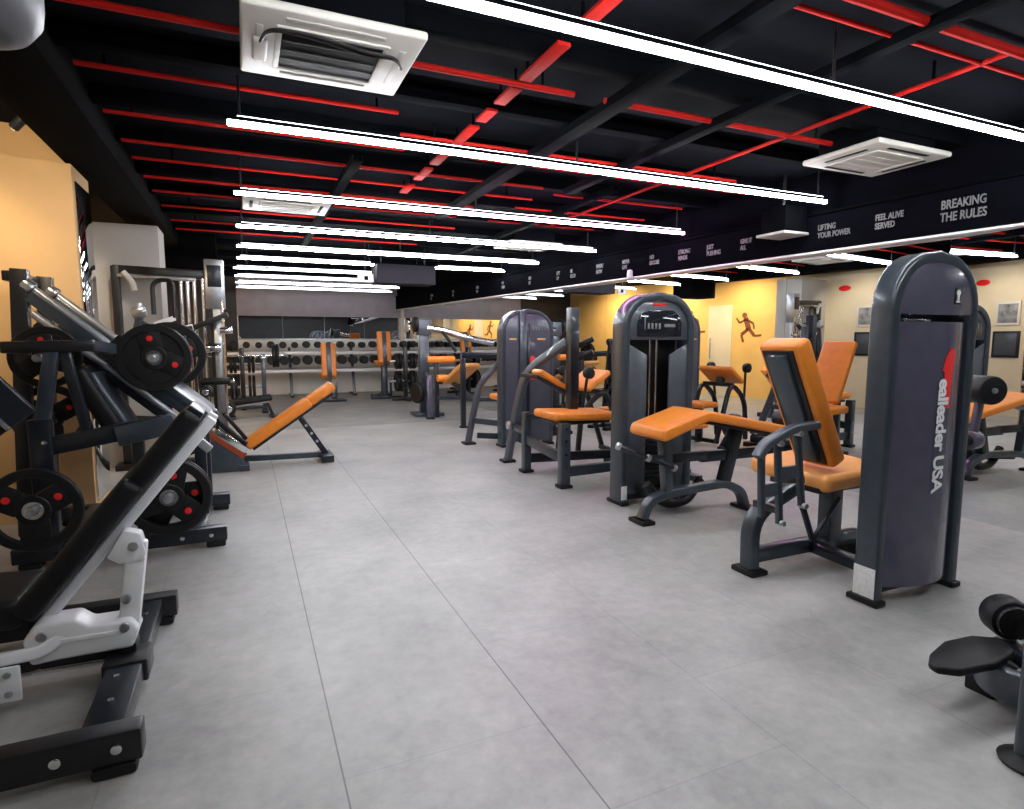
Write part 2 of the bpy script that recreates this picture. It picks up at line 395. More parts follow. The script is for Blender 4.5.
# suspended linear lights
def lin(yy, x0, x1, label, rods, pink=None, z=2.45, dm='light'):
    t = thing('linear_light', ((x0+x1)/2, yy, z), label, 'ceiling light', 'suspended linear lights')
    MB().bb(x0-.01,x1+.01,yy-.012,yy+.012,z+.012,z+.034,.003).build('housing', 'beam', t)
    if pink is None: MB().bb(x0,x1,yy-.014,yy+.014,z-.016,z+.012,.005).build('diffuser', dm, t)
    else:
        MB().bb(x0,pink,yy-.014,yy+.014,z-.016,z+.012,.005).build('diffuser', 'light', t)
        o = MB().bb(pink,x1,yy-.014,yy+.014,z-.016,z+.012,.005).build('diffuser', 'pink', t); o['label'] = 'pink tinted diffuser'
    MB().bb(x0+.05,x1-.05,yy-.010,yy+.010,z+.034,z+.037,.001).build('upglow_strip', 'upglow', t)  # glowing strip added on top to brighten the ceiling and red pipes
    for rx in rods: MB().cyl((rx,yy,z+.04),(rx,yy,2.75),.007,8,0).build('suspension_rod', 'black', t)
lin(.45, .0, 4.5, 'linear ceiling light above and just behind the viewer', (.05,2.6,4.4))
lin(2.06, .0, 4.62, 'brightest linear ceiling light, nearest the viewer, crossing the top right', (.3,2.55,4.4))
lin(3.64, -.03, 4.50, 'second linear ceiling light, below the near air conditioner', (.03,2.1,4.40))
lin(5.30, -.02, 4.40, 'third linear ceiling light, pink towards its right end', (.03,2.0,4.3), 2.05)
lin(6.80, -.02, 4.22, 'fourth linear ceiling light from the viewer', (.03,2.0,4.1))
lin(8.22, -.03, 4.10, 'fifth linear ceiling light from the viewer', (.03,2.0,4.0))
lin(9.40, -.04, 1.87, 'short linear light left of the dark hanging box', (.03,1.8))
lin(9.40, 2.85, 4.05, 'short linear light right of the dark hanging box', (2.9,4.0))
for i,(yy,xb) in enumerate(((10.7,3.0),(12.0,3.1),(13.3,3.2),(14.5,3.3))):
    lin(yy, -.1, xb, 'dim far linear light beyond the dark hanging box, %s of four' % ['nearest','second','third','farthest'][i], (0.1,xb-.1),dm='lightfar')
hb = thing('hanging_box', (2.36,9.5,2.17), 'dark rectangular box hanging from the far ceiling between two short lights', 'duct box')
MB().bb(1.90,2.82,9.3,9.75,2.17,2.46,.003,1).build('box_shell', 'boxdark', hb)
MB().bb(1.88,2.84,9.28,9.77,2.46,2.475,.003).build('top_flange', 'beam', hb)
for x in (2.0,2.7): MB().cyl((x,9.5,2.475),(x,9.5,2.75),.012,8).build('hanger', 'black', hb)
es = thing('hanging_sign', (1.72,9.3,2.14), 'small white sign hanging just left of the dark box', 'sign')
MB().bb(1.60,1.84,9.29,9.31,2.17,2.29,.004).build('sign_plate', 'sticker', es)
MB().cyl((1.72,9.3,2.29),(1.72,9.3,2.75),.006,8,0).build('hanger', 'black', es)
MB().bb(1.70,1.76,9.284,9.289,2.2,2.26,.001).build('sign_mark', 'beam', es)

# air conditioners
def aircon(cx, cy, sx, sy, label, cable=False, z=2.545):
    t = thing('air_conditioner', (cx,cy,z), label, 'air conditioner', 'ceiling cassette air conditioners')
    x0,x1,y0,y1 = cx-sx/2,cx+sx/2,cy-sy/2,cy+sy/2
    MB().bb(x0,x1,y0,y1,z,z+.035,.012,3).build('panel', 'acwhite', t)
    MB().bb(x0+.08,x1-.08,y0+.07,y1-.07,z+.03,2.75,.004).build('casing', 'beam', t)
    g = MB().bb(cx-sx*.29,cx+sx*.29,cy-sy*.28,cy+sy*.28,z-.004,z+.004,.002).build('grille', 'acdark' if cable else 'acwhite', t)
    mb = MB()
    for k in range(5):
        yy = cy-sy*.27+sy*.54*(k)/4
        mb.bb(cx-sx*.275,cx+sx*.275,yy-.0035,yy+.0035,z-.008,z-.004,.001)
    mb.build('grille_slat', 'slat' if cable else 'acwhite', g)
    fr = MB()
    for s in (-1,1):
        fr.bb(cx-sx*.31,cx+sx*.31,cy+s*sy*.30-.012,cy+s*sy*.30+.012,z-.010,z,.003)
        fr.bb(cx+s*sx*.30-.012,cx+s*sx*.30+.012,cy-sy*.31,cy+sy*.31,z-.010,z,.003)
    fr.build('inner_frame', 'acwhite', t)
    sl = MB()
    for s in (-1,1):
        sl.bb(cx-sx*.27,cx+sx*.27,cy+s*sy*.40-.014,cy+s*sy*.40+.014,z-.003,z+.002,.002)
        sl.bb(cx+s*sx*.40-.014,cx+s*sx*.40+.014,cy-sy*.27,cy+sy*.27,z-.003,z+.002,.002)
    sl.build('air_slot', 'acwhite' if cable else 'acdark', t)
    if cable:
        MB().box((x0+.075,cy+.02,z-.012),(.06,.19,.026),bev=.012,seg=4).build('receiver', 'acwhite', t)
        for off in (0,.012):
            p = fillet([(x0+.075,cy-.07,z-.02),(x0+.10,y0+.12+off,z-.02),(cx-.1,y0+.10+off*2.5,z-.02),(cx+.15,y0+.17+off*3,z-.02),(x1-.10,y0+.16+off,z-.02),(x1-.05,y0+.28,z-.015)], .08)
            MB().tube(p, .0065, 6).build('cable', 'cable', t)
aircon(.40,2.88,.72,.64,'white cassette air conditioner nearest the viewer, with a loose cable across it',True)
aircon(4.10,2.94,.75,.58,'white cassette air conditioner at upper right near the slogan fascia')
aircon(.42,6.15,.76,.6,'white cassette air conditioner far off at left below the fourth light')
aircon(3.55,7.45,.76,.6,'white cassette air conditioner far off near the end of the fourth light')

# duct end top left and track spotlights
dt = thing('ventilation_drum', (-.60,1.92,2.03), 'grey rounded drum fixture hanging at the top left corner', 'duct')
MB().lathe([(0,2.03),(.10,2.035),(.15,2.055),(.175,2.09),(.18,2.13),(.18,2.50),(0,2.50)], (-.60,1.92,0), (0,0,1), 40).build('drum_shell', 'duct', dt)
MB().cyl((-.90,1.92,2.49),(-.78,1.92,2.52),.03,10,0).build('hanger', 'black', dt)
MB().bb(-.90,-.60,1.88,1.96,2.49,2.522,.004).build('mount_plate', 'black', dt)
tr = tag(MB().bb(-1.17,-1.13,1.0,5.1,2.66,2.68,.003).build('light_track', 'black'), 'black lighting track above the tan wall block', 'track')
def spot(x,y,label,dx,dy,dz):
    t = thing('track_spotlight', (x,y,2.6), label, 'spotlight', 'track spotlights')
    d = V((dx,dy,dz)).normalized(); p = V((x,y,2.585))
    MB().cyl(p-d*.06,p+d*.06,.028,20,.004).build('spot_head','black',t)
    MB().cyl((x,y,2.60),(x,y,2.66),.008,10,0).build('stem','black',t)
    MB().cyl(p+d*.06,p+d*.062,.022,16,0).build('lens','warm',t)
spot(-1.15,4.55,'black track spotlight at the corner of the tan wall block',-.7,.5,-.6)
spot(-1.15,3.6,'black track spotlight nearer the viewer on the dark left ceiling',-.7,.5,-.6)

# ------------------------------------------------------------------ weight plates
def make_plate(name='weight_plate', r=.225, w=.04):
    t = bpy.data.objects.new(name, None); C.objects.link(t); t.empty_display_size = .05
    # axis along Y, face towards -Y
    mb = MB()
    mb.lathe([(r*.80,-w/2),(r*.97,-w/2),(r,-w*.3),(r,w*.3),(r*.97,w/2),(r*.80,w/2),(r*.76,0),(r*.80,-w/2)], (0,0,0), (0,1,0), 40)
    mb.lathe([(.028,-w*.42),(r*.33,-w*.42),(r*.36,-w*.3),(r*.36,w*.3),(r*.33,w*.42),(.028,w*.42),(.028,-w*.42)], (0,0,0), (0,1,0), 32)
    for k in range(3):
        a = PI/6 + k*2*PI/3
        d = V((math.cos(a),0,math.sin(a)))
        mb.bar(d*r*.25, d*r*.82, r*.60, w*.62, .006, side=V((-math.sin(a),0,math.cos(a))))
    mb.build('plate_disc','rubber',t)
    for k in range(3):
        a = PI/6 + k*2*PI/3
        p = V((math.cos(a)*r*.58,0,math.sin(a)*r*.58))
        if k < 2: MB().cyl(p+V((0,-w*.36,0)),p+V((0,-w*.27,0)),r*.085,16,.001).build('red_emblem','dot',t)
    MB().lathe([(.027,-w*.5),(.048,-w*.5),(.051,-w*.38),(.027,-w*.38),(.027,-w*.5)], (0,0,0), (0,1,0), 24).build('hub_ring','chrome',t)
    return t
PL0 = make_plate(); PL_used = [False]
PGRP = 'black tri-grip weight plates'
def plate(x,y,z,label,ry=0,s=1.):
    if not PL_used[0]: o = PL0; PL_used[0] = True; o['label'] = label
    else: o = dup(PL0,(x,y,z),label)
    o.location = (x,y,z); o.rotation_euler = (0,ry,0); o.scale = (s,s,s)
    tag(o, label, 'weight plate', PGRP); return o

# ------------------------------------------------------------------ selectorised towers
def arch(x0,x1,z1,r,n=10,z0=0.03):
    pts = [V((x0,0,z0)),V((x0,0,z1-r))]
    # superellipse shoulder
    for k in range(1,n+1):
        a = PI - k*(PI/2)/n; pts.append(V((x0+r+r*math.cos(a),0,z1-r+r*math.sin(a))))
    xm = (x0+x1)/2
    pts.append(V((xm,0,z1+.012)))
    for k in range(0,n+1):
        a = PI/2 - k*(PI/2)/n; pts.append(V((x1-r+r*math.cos(a),0,z1-r+r*math.sin(a))))
    pts.append(V((x1,0,z0)))
    return pts
def tower_frame(root, x0, x1, yc, dep, mtl='slate', top=1.66):
    t = .06
    p = [V((q.x,yc,q.z)) for q in arch(x0+t/2,x1-t/2,top-t/2,.24)]
    MB().rtube(p, dep, t, .016).build('tower_frame', mtl, root)
    for x in (x0+.03,x1-.03):
        f = MB().bb(x-.035,x+.04,yc-dep/2-.015,yc+dep/2+.03,0,.03,.008).build('rubber_foot','rubber',root)
def arch_panel(mb, x0,x1,z0,z1,r,y,dep,bev=.008):
    pts = [(x0,z0)]
    n=8
    for k in range(n+1):
        a = PI - k*(PI/2)/n; pts.append((x0+r+r*math.cos(a), z1-r+r*math.sin(a)))
    for k in range(n+1):
        a = PI/2 - k*(PI/2)/n; pts.append((x1-r+r*math.cos(a), z1-r+r*math.sin(a)))
    pts.append((x1,z0))
    # u=X, v=Z -> w = X x Z = -Y
    return mb.prism(pts, (0,y,0), (1,0,0), (0,0,1), dep, bev)
def bulge_cover(x0,x1,z0,z1,y,bul,th=.02,nx=14):
    # a panel curved towards -Y
    b = bmesh.new(); cols = []
    for i in range(nx+1):
        u = i/nx; x = x0+(x1-x0)*u; yy = y - bul*(1-(2*u-1)**2)
        cols.append([b.verts.new((x,yy,z0)),b.verts.new((x,yy,z1)),b.verts.new((x,y+th,z1)),b.verts.new((x,y+th,z0))])
    for i in range(nx):
        A,B = cols[i],cols[i+1]
        for j in range(4): b.faces.new((A[j],A[(j+1)%4],B[(j+1)%4],B[j]))
    b.faces.new(cols[0]); b.faces.new(cols[-1][::-1])
    bmesh.ops.recalc_face_normals(b, faces=b.faces[:])
    mb = MB(); mb._merge(b); return mb
def padlock_mark(mb,x,y,z,s): pass

# --- machine 1: seated leg machine with the logo tower
T1 = thing('seated_leg_machine', (3.06,2.1,0), 'large grey seated leg machine at right, its tower lettered in red and white', 'exercise machine', 'weight stack machines')
x0,x1,yc = 2.745,3.405,1.89
tower_frame(T1,x0,x1,yc,.12,'slate',1.715)
mb = MB(); arch_panel(mb,x0+.055,x1-.055,1.42,1.67,.19,1.855,.022); mb.build('head_panel','slate2',T1)
mb = MB(); arch_panel(mb,x0+.06,x1-.06,.08,1.44,.02,1.945,.018); mb.build('inner_panel','navy',T1)
cv = bulge_cover(x0+.085,x1-.075,.085,1.385,1.855,.075); cv.build('rear_cover','slate2',T1,40)
MB().bb(x0+.10,x0+.30,1.845,1.86,1.388,1.40,.003).build('cover_highlight','chrome',T1)  # bright strip added to imitate a highlight on the cover's top edge
def t1surf(x):
    u = (x-(x0+.085))/((x1-.075)-(x0+.085)); return 1.855-.075*(1-(2*u-1)**2)
mb = text_bm('ealleader USA', .105, (0,0,-1), (1,0,0), (3.035,0,1.115), ext=.0, spacing=.93, bold=.0035)
for v in mb.bm.verts: v.co.y = t1surf(v.co.x)-.0065
o = mb.build('brand_lettering','letterw',T1); o['label'] = 'silver lettering running down the cover'
Rp = [(0.000,0.053),(0.012,0.090),(0.077,0.090),(0.138,0.077),(0.295,0.070),(0.295,0.034),(0.186,0.039),(0.181,0.007),(0.148,0.010),(0.138,0.041),(0.099,0.051),(0.070,0.041),(0.114,0.019),(0.109,-0.005),(0.046,0.015)]
def flatpoly(poly, org, xd, yd):
    b = bmesh.new(); xd=V(xd); yd=V(yd)
    b.faces.new([b.verts.new(V(org)+xd*p+yd*q) for p,q in poly]); bmesh.ops.triangulate(b, faces=b.faces[:])
    mb = MB(); mb._merge(b); return mb
mb = flatpoly(Rp,(3.055,0,1.265),(0,0,-1),(1,0,0))
bmesh.ops.subdivide_edges(mb.bm, edges=mb.bm.edges[:], cuts=3, use_grid_fill=True)
for v in mb.bm.verts: v.co.y = t1surf(v.co.x)-.004
o = mb.build('brand_emblem','dot',T1); o['label'] = 'red swooping emblem above the lettering'
mb = MB(); mb.bb(3.195,3.245,1.829,1.835,1.475,1.555,.008,3); em = mb.build('padlock_label','black',T1)
mb = MB(); mb.cyl((3.22,1.830,1.53),(3.22,1.827,1.53),.015,16,0); mb.bb(3.212,3.228,1.827,1.830,1.487,1.52,.001); mb.bb(3.204,3.236,1.827,1.830,1.483,1.491,.001); mb.build('label_mark','sticker',em)
MB().bb(x0-.002,x0+.002,1.835,1.945,.04,.19,.001).build('sticker','sticker',T1)
for x in (x0+.13,x1-.14): MB().cyl((x,1.838,1.425),(x,1.843,1.425),.008,10,0).build('screw','steel',T1)
MB().bb(x0+.06,x1-.06,1.86,1.945,.05,.09,.006).build('base_rail','navy',T1)
# seat side
YC = 2.42
ang = math.atan2(.36,.68)
bk0 = V((2.98,2.36,.62)); bk1 = V((2.65,2.36,1.29)); d = (bk1-bk0).normalized(); nn = V((d.z,0,-d.x))   # nn points to +X side
Rb = Matrix((nn, V((0,1,0)), d)).transposed()
mb = MB(); mb.box((bk0+bk1)/2,( .11,.27,.76), bev=.028, seg=4, mtx=Rb); mb.build('backrest','orange',T1)
mb = MB(); mb.box((bk0+bk1)/2-nn*.072,( .03,.13,.66), bev=.006, mtx=Rb); o = mb.build('backrest_plate','slate',T1)
mb = MB(); mb.box((bk0+bk1)/2-nn*.060,( .012,.20,.70), bev=.004, mtx=Rb); mb.build('backrest_board','black',T1)
mb = MB(); pads(mb,(3.12,2.48,.535),(.54,.56,.10),(math.radians(2),math.radians(-3),0),.036); mb.build('seat','orange2',T1)
MB().bb(2.85,3.32,YC-.17,YC+.17,.455,.487,.006).build('seat_plate','black',T1)
# frame
MB().rtube(fillet([(2.54,YC,.03),(2.53,YC,.33),(2.90,YC,.475)],.16),.09,.07,.014).build('front_leg','slate',T1)
MB().bb(2.48,2.60,YC-.08,YC+.08,0,.03,.008).build('rubber_foot','rubber',T1)
MB().bar((2.52,YC,.10),(3.42,YC,.10),.06,.08).build('base_beam','slate',T1)
MB().bar((3.17,YC,.11),(3.17,YC,.47),.10,.09,side=(1,0,0)).build('seat_post','slate',T1)
MB().bar((3.02,YC-.02,.09),(3.02,1.96,.075),.08,.06).build('cross_beam','navy',T1)
MB().bb(3.34,3.46,YC-.09,YC+.09,0,.055,.008).build('rubber_foot','rubber',T1)
# handle and linkage
yh = 2.25
MB().rtube(fillet([(2.385,yh,.70),(2.43,yh,.765),(2.62,yh,.835),(2.80,yh,.845)],.05),.06,.045,.012).build('hand_lever','slate3',T1)
for xa,za,xb,zb in ((2.41,.71,2.43,.38),(2.52,.78,2.56,.33),(2.66,.83,2.72,.41)):
    MB().bar((xa,yh,za),(xb,yh,zb),.035,.028,.006,side=(1,0,0)).build('lever_strut','slate',T1)
for xa,xb,z in ((2.42,2.56,.52),(2.55,2.70,.60)):
    MB().bb(xa,xb,yh-.012,yh+.012,z-.035,z+.035,.005).build('link_plate','slate3',T1)
MB().bar((2.72,yh,.42),(2.82,yh,.20),.03,.024,side=(1,0,0)).build('lever_strut','navy',T1)
MB().cyl((2.82,yh,.205),(3.02,yh,.42),.013,10).build('link_rod','navy',T1)
for x,z in ((2.52,.765),(2.655,.81),(2.56,.335),(2.72,.41)): MB().cyl((x,yh-.035,z),(x,yh+.02,z),.016,12,.003).build('pivot_bolt','steel',T1)
MB().bar((2.56,yh,.40),(2.56,YC,.40),.04,.04).build('lever_bracket','navy',T1)
MB().bar((2.72,yh,.55),(2.72,YC,.52),.04,.04).build('lever_bracket','navy',T1)
# thigh roller lever on the right of the tower
MB().cyl((3.36,2.10,.72),(3.86,2.06,.72),.035,20).build('lever_shaft','black',T1)
MB().bar((3.86,2.06,.68),(3.88,2.04,1.0),.06,.03,.008,side=(1,0,0)).build('lever_arm','slate2',T1)
MB().cyl((3.82,2.06,.72),(3.90,2.06,.72),.055,20).build('lever_hub','slate2',T1)
MB().bar((3.39,2.10,.72),(3.39,1.93,.72),.05,.05).build('lever_bracket','slate',T1)
ro = MB().cyl((3.85,1.96,1.015),(3.92,2.12,1.015),.082,28,.015).build('roller','vinyl',T1)
MB().cyl((3.846,1.951,1.015),(3.851,1.962,1.015),.016,12,.002).build('roller_cap','steel',ro)

# --- machine 2: tower with weight stack, prone leg curl bench
T2 = thing('prone_leg_curl_machine', (3.0,3.7,0), 'grey weight stack tower with dark display, behind a bent orange prone bench', 'exercise machine', 'weight stack machines')
def stack_tower(root,x0,x1,yf):
    yc = yf+.09
    tower_frame(root,x0,x1,yc,.17,'slate')
    mb = MB(); arch_panel(mb,x0+.055,x1-.055,1.30,1.60,.18,yf+.05,.02); mb.build('head_panel','slate3',root)
    mb = MB(); arch_panel(mb,x0+.13,x1-.13,1.325,1.535,.12,yf+.03,.014,.006); dsp = mb.build('display','glassd',root)
    mb = MB()
    for k in range(4): mb.bb(x0+.22+k*.035,x0+.24+k*.035,yf+.010,yf+.0135,1.385,1.43,.002)
    mb.bb(x0+.38,x1-.2,yf+.010,yf+.0135,1.40,1.425,.002); mb.bb(x0+.19,x0+.2,yf+.010,yf+.0135,1.38,1.47,.001)
    mb.build('display_icons','letter',dsp)
    MB().bb(x0+.28,x1-.28,yf+.026,yf+.03,1.565,1.585,.002).build('brand_badge','dot',root)
    mb = MB(); arch_panel(mb,x0+.05,x1-.05,.08,1.35,.01,yf+.19,.012); mb.build('back_panel','black',root)
    # side covers flare in at the top
    for s in (0,1):
        xa,xb = (x0+.055,x0+.235) if s == 0 else (x1-.235,x1-.055)
        pl = [(xa,.07),(xb,.07),(xb,1.18),(xa,1.27)] if s == 0 else [(xa,.07),(xb,.07),(xb,1.27),(xa,1.18)]
        MB().prism(pl,(0,yf+.045,0),(1,0,0),(0,0,1),.02,.006).build('side_cover','slate3',root)
    st = MB()
    for k in range(15): st.bb(x0+.24,x1-.24,yf+.06,yf+.17,.12+k*.036,.12+k*.036+.031,.003)
    st.build('weight_stack','black',root)
    for x in (x0+.31,x1-.31): MB().cyl((x,yf+.10,.08),(x,yf+.10,1.36),.011,12,0).build('guide_rod','chrome',root)
    MB().bb(x0+.05,x1-.05,yf+.02,yf+.18,.04,.085,.006).build('base_rail','navy',root)
    MB().bb(x0-.002,x0+.05,yf-.002,yf+.003,.05,.16,.001).build('sticker','sticker',root)
stack_tower(T2,2.645,3.33,3.83)
yb = 3.42
# bent pad: two slabs, profile in XZ
prof = [(2.54,.64),(2.57,.61),(2.95,.735),(3.88,.55),(3.92,.58),(3.90,.62),(2.98,.80),(2.93,.805),(2.56,.70)]
mb = MB(); mb.prism(prof,(0,yb+.19,0),(1,0,0),(0,0,1),.40,.022,4); mb.build('bench_pad','orange',T2,50)
mb = MB(); mb.prism([(2.60,.598),(2.95,.71),(3.80,.545),(3.80,.565),(2.95,.735),(2.60,.62)],(0,yb+.13,0),(1,0,0),(0,0,1),.26,.004); mb.build('pad_board','black',T2)
MB().rtube(fillet([(2.54,yb,.03),(2.60,yb,.16),(2.80,yb,.20),(3.30,yb,.22),(3.46,yb,.14),(3.50,yb,.03)],.09),.08,.06,.012).build('base_arch','slate',T2)
for x in (2.54,3.50): MB().bb(x-.055,x+.055,yb-.09,yb+.09,0,.03,.008).build('rubber_foot','rubber',T2)
MB().bar((3.28,yb,.22),(3.40,yb,.645),.07,.09).build('bench_post','navy',T2)
MB().bar((2.76,yb,.20),(2.71,yb,.62),.07,.07).build('bench_post','slate',T2)
MB().bar((3.05,yb,.44),(3.9,yb+.02,.43),.05,.08).build('bench_beam','navy',T2)
MB().bar((2.80,yb,.45),(3.1,yb,.45),.05,.07).build('bench_beam','navy',T2)
MB().tube([(2.84,3.84,.11),(2.84,yb,.18)],.035,12).build('link_beam','navy',T2)
# lower counterweight arm and lever
MB().tube(fillet([(2.72,3.62,.22),(2.86,3.60,.05),(3.10,3.60,.05),(3.22,3.60,.22)],.14),.035,12).build('counterweight_arm','black',T2)
MB().bar((2.80,3.61,.12),(2.80,3.84,.12),.05,.05).build('lever_bracket','black',T2)
MB().cyl((2.36,3.46,.56),(2.74,3.34,.40),.015,12).build('lever_bar','navy',T2)
for a,b in (((2.345,3.465,.567),(2.37,3.457,.556)),((2.74,3.34,.40),(2.76,3.334,.39)),((2.555,3.40,.478),(2.58,3.392,.468))): MB().cyl(a,b,.026,16).build('lever_cap','steel',T2)
MB().cyl((2.56,3.39,.475),(2.70,yb-.02,.47),.016,10).build('lever_bracket','navy',T2)
MB().lathe([(0,-.03),(.09,-.03),(.10,-.02),(.10,.02),(.09,.03),(0,.03)],(3.52,3.58,.62),(0,1,0),28).build('cam_wheel','slate2',T2)
MB().bar((3.40,3.58,.45),(3.52,3.58,.62),.04,.03).build('cam_bracket','navy',T2)
MB().bar((3.38,3.58,.45),(3.38,yb,.45),.04,.04).build('cam_bracket','navy',T2)
mb = MB(); mb.cyl((3.98,3.26,.66),(3.98,3.58,.66),.06,24,.012); mb.build('heel_roller','vinyl',T2)
MB().bar((3.88,3.44,.44),(3.98,3.44,.66),.04,.03).build('roller_arm','slate',T2)

# --- seat behind tower 2, seen in the mirror
S2 = thing('seated_leg_machine', (3.3,4.4,0), 'orange backrest and seat behind the display tower, seen in the right mirror', 'exercise machine', 'weight stack machines')
c0 = V((3.46,4.40,.62)); c1 = V((3.14,4.40,1.27)); dd = (c1-c0).normalized(); n2 = V((dd.z,0,-dd.x)); R2 = Matrix((n2,V((0,1,0)),dd)).transposed()
mb = MB(); mb.box((c0+c1)/2,(.085,.36,.74),bev=.028,seg=4,mtx=R2); mb.build('backrest','orange',S2)
mb = MB(); mb.box((c0+c1)/2-n2*.05,(.03,.22,.6),bev=.006,mtx=R2); mb.build('backrest_plate','black',S2)
mb = MB(); pads(mb,(3.56,4.40,.54),(.56,.42,.085),(0,0,0),.03); mb.build('seat','orange',S2)
MB().bar((3.5,4.40,.03),(3.5,4.40,.5),.09,.09).build('seat_post','slate',S2)
MB().bb(3.15,3.8,4.37,4.43,.02,.09,.006).build('base_beam','slate',S2)
MB().bb(3.1,3.2,4.26,4.54,0,.05,.006).build('foot_bar','slate',S2)
MB().bb(3.74,3.84,4.26,4.54,0,.05,.006).build('foot_bar','slate',S2)
MB().bar((3.12,4.4,.08),(3.16,4.4,1.15),.06,.06).build('back_post','slate',S2)

# --- machine 3: seat with tall post and curved arm
T3 = thing('seated_press_station', (2.8,5.0,0), 'slate frame with flat orange seat and tall dark back post, left of the display tower', 'exercise machine', 'weight stack machines')
mb = MB(); pads(mb,(2.78,4.80,.615),(.66,.44,.075),(0,math.radians(2),0),.03); mb.build('seat','orange',T3)
MB().bb(2.52,3.05,4.62,4.98,.545,.575,.005).build('seat_plate','navy',T3)
p1 = MB().bar((2.53,4.55,.03),(2.53,4.55,.575),.09,.08,side=(1,0,0)).build('front_post','slate',T3)
for z in (.18,.30,.42,.53): MB().cyl((2.53,4.508,z),(2.53,4.512,z),.012,12,0).build('adjust_hole','chrome',p1)
MB().bar((2.50,5.26,.03),(2.50,5.26,.60),.075,.075,side=(1,0,0)).build('rear_post','slate',T3)
for x,y in ((2.53,4.55),(2.50,5.26)): MB().bb(x-.06,x+.06,y-.06,y+.06,0,.03,.008).build('rubber_foot','rubber',T3)
MB().bar((2.53,4.58,.26),(2.50,5.24,.33),.05,.09).build('side_rail','slate',T3)
MB().bar((2.54,4.56,.14),(3.50,4.70,.12),.06,.09).build('base_rail','slate',T3)
MB().bar((2.50,5.26,.14),(3.50,5.20,.12),.06,.09).build('base_rail','navy',T3)
MB().bar((3.48,4.66,.10),(3.48,5.24,.10),.06,.08).build('base_rail','navy',T3)
MB().bb(3.42,3.56,4.6,5.3,0,.06,.006).build('rubber_foot','rubber',T3)
MB().bar((2.82,4.93,.54),(2.82,4.93,1.60),.085,.10,side=(1,0,0)).build('back_post','navy',T3)
MB().bar((2.875,4.97,.70),(2.875,4.97,1.46),.04,.09,side=(1,0,0)).build('post_channel','slate',T3)
MB().bar((2.50,5.24,.56),(2.86,4.95,.56),.06,.05).build('seat_beam','navy',T3)
# curved arm
MB().rtube(fillet([(2.53,5.78,.03),(2.53,5.60,.50),(2.56,5.42,.98),(2.80,5.0,1.28)],.2),.09,.06,.014).build('curved_arm','slate3',T3)
MB().bb(2.46,2.60,5.72,5.86,0,.03,.008).build('rubber_foot','rubber',T3)
MB().bar((2.50,5.28,.40),(2.54,5.64,.40),.05,.06).build('side_rail','slate',T3)
MB().cyl((2.49,5.62,.42),(2.45,5.62,.42),.045,18,.01).build('pivot_cap','steel',T3)
mb = MB(); mb.box((2.68,5.12,.92),(.34,.20,.055),(0,math.radians(31),0),bev=.022,seg=4); mb.build('arm_pad','orange',T3)
MB().bar((2.55,5.14,.96),(2.83,5.02,.78),.05,.05).build('pad_bracket','navy',T3)
MB().bar((2.54,5.46,.95),(2.57,5.14,.95),.04,.04).build('pad_bracket','navy',T3)
for z in (1.10,1.22): MB().cyl((2.84,4.95,z),(2.98,4.82,z+.09),.026,12).build('hand_grip','rubber',T3)

# --- machine 4: far tower with curved arm
T4 = thing('seated_press_machine', (3.1,6.8,0), 'farther slate tower with central spine and red strip, curved arm at its left', 'exercise machine', 'weight stack machines')
x0,x1,yc = 2.80,3.50,6.66
tower_frame(T4,x0,x1,yc,.16,'slate')
mb = MB(); arch_panel(mb,x0+.05,x1-.05,.06,1.61,.20,6.60,.02); mb.build('rear_cover','slate3',T4)
MB().bb(3.02,3.11,6.53,6.60,.05,1.645,.008).build('spine','slate',T4)
MB().bb(3.12,3.16,6.545,6.60,.1,1.5,.006).build('cable_channel','navy',T4)
lb = MB().bb(3.17,3.24,6.572,6.580,.82,1.10,.002).build('instruction_strip','dot',T4)
MB().bb(3.17,3.24,6.572,6.580,1.13,1.27,.002).build('instruction_strip','slate2',T4)
mb = MB(); mb.bb(2.90,2.99,6.572,6.58,1.30,1.32,.001); mb.bb(3.27,3.38,6.572,6.58,1.30,1.32,.001); mb.build('yellow_tag','yellow',T4)
mb = MB()
for k in range(5): mb.bb(3.2+k*.04,3.225+k*.04,6.572,6.58,1.42,1.46,.001)
mb.build('icon_row','letter',T4)
MB().rtube(fillet([(2.52,7.0,.03),(2.58,6.98,.38),(2.66,6.94,.76),(3.06,6.80,1.22)],.12),.085,.06,.014).build('curved_arm','slate3',T4)
MB().bb(2.45,2.60,6.92,7.08,0,.03,.008).build('rubber_foot','rubber',T4)
MB().bar((2.58,6.96,.30),(2.84,6.72,.28),.05,.07).build('cross_rail','slate',T4)
MB().bar((2.60,6.9,.12),(3.0,6.74,.1),.05,.07).build('cross_rail','navy',T4)
mb = MB(); pads(mb,(3.15,7.15,.56),(.42,.40,.075)); mb.build('seat','orange',T4)
MB().bar((3.15,7.1,.03),(3.15,7.1,.52),.09,.09).build('seat_post','navy',T4)
MB().bar((3.06,6.80,1.20),(3.06,6.70,1.20),.05,.05).build('arm_bracket','slate',T4)

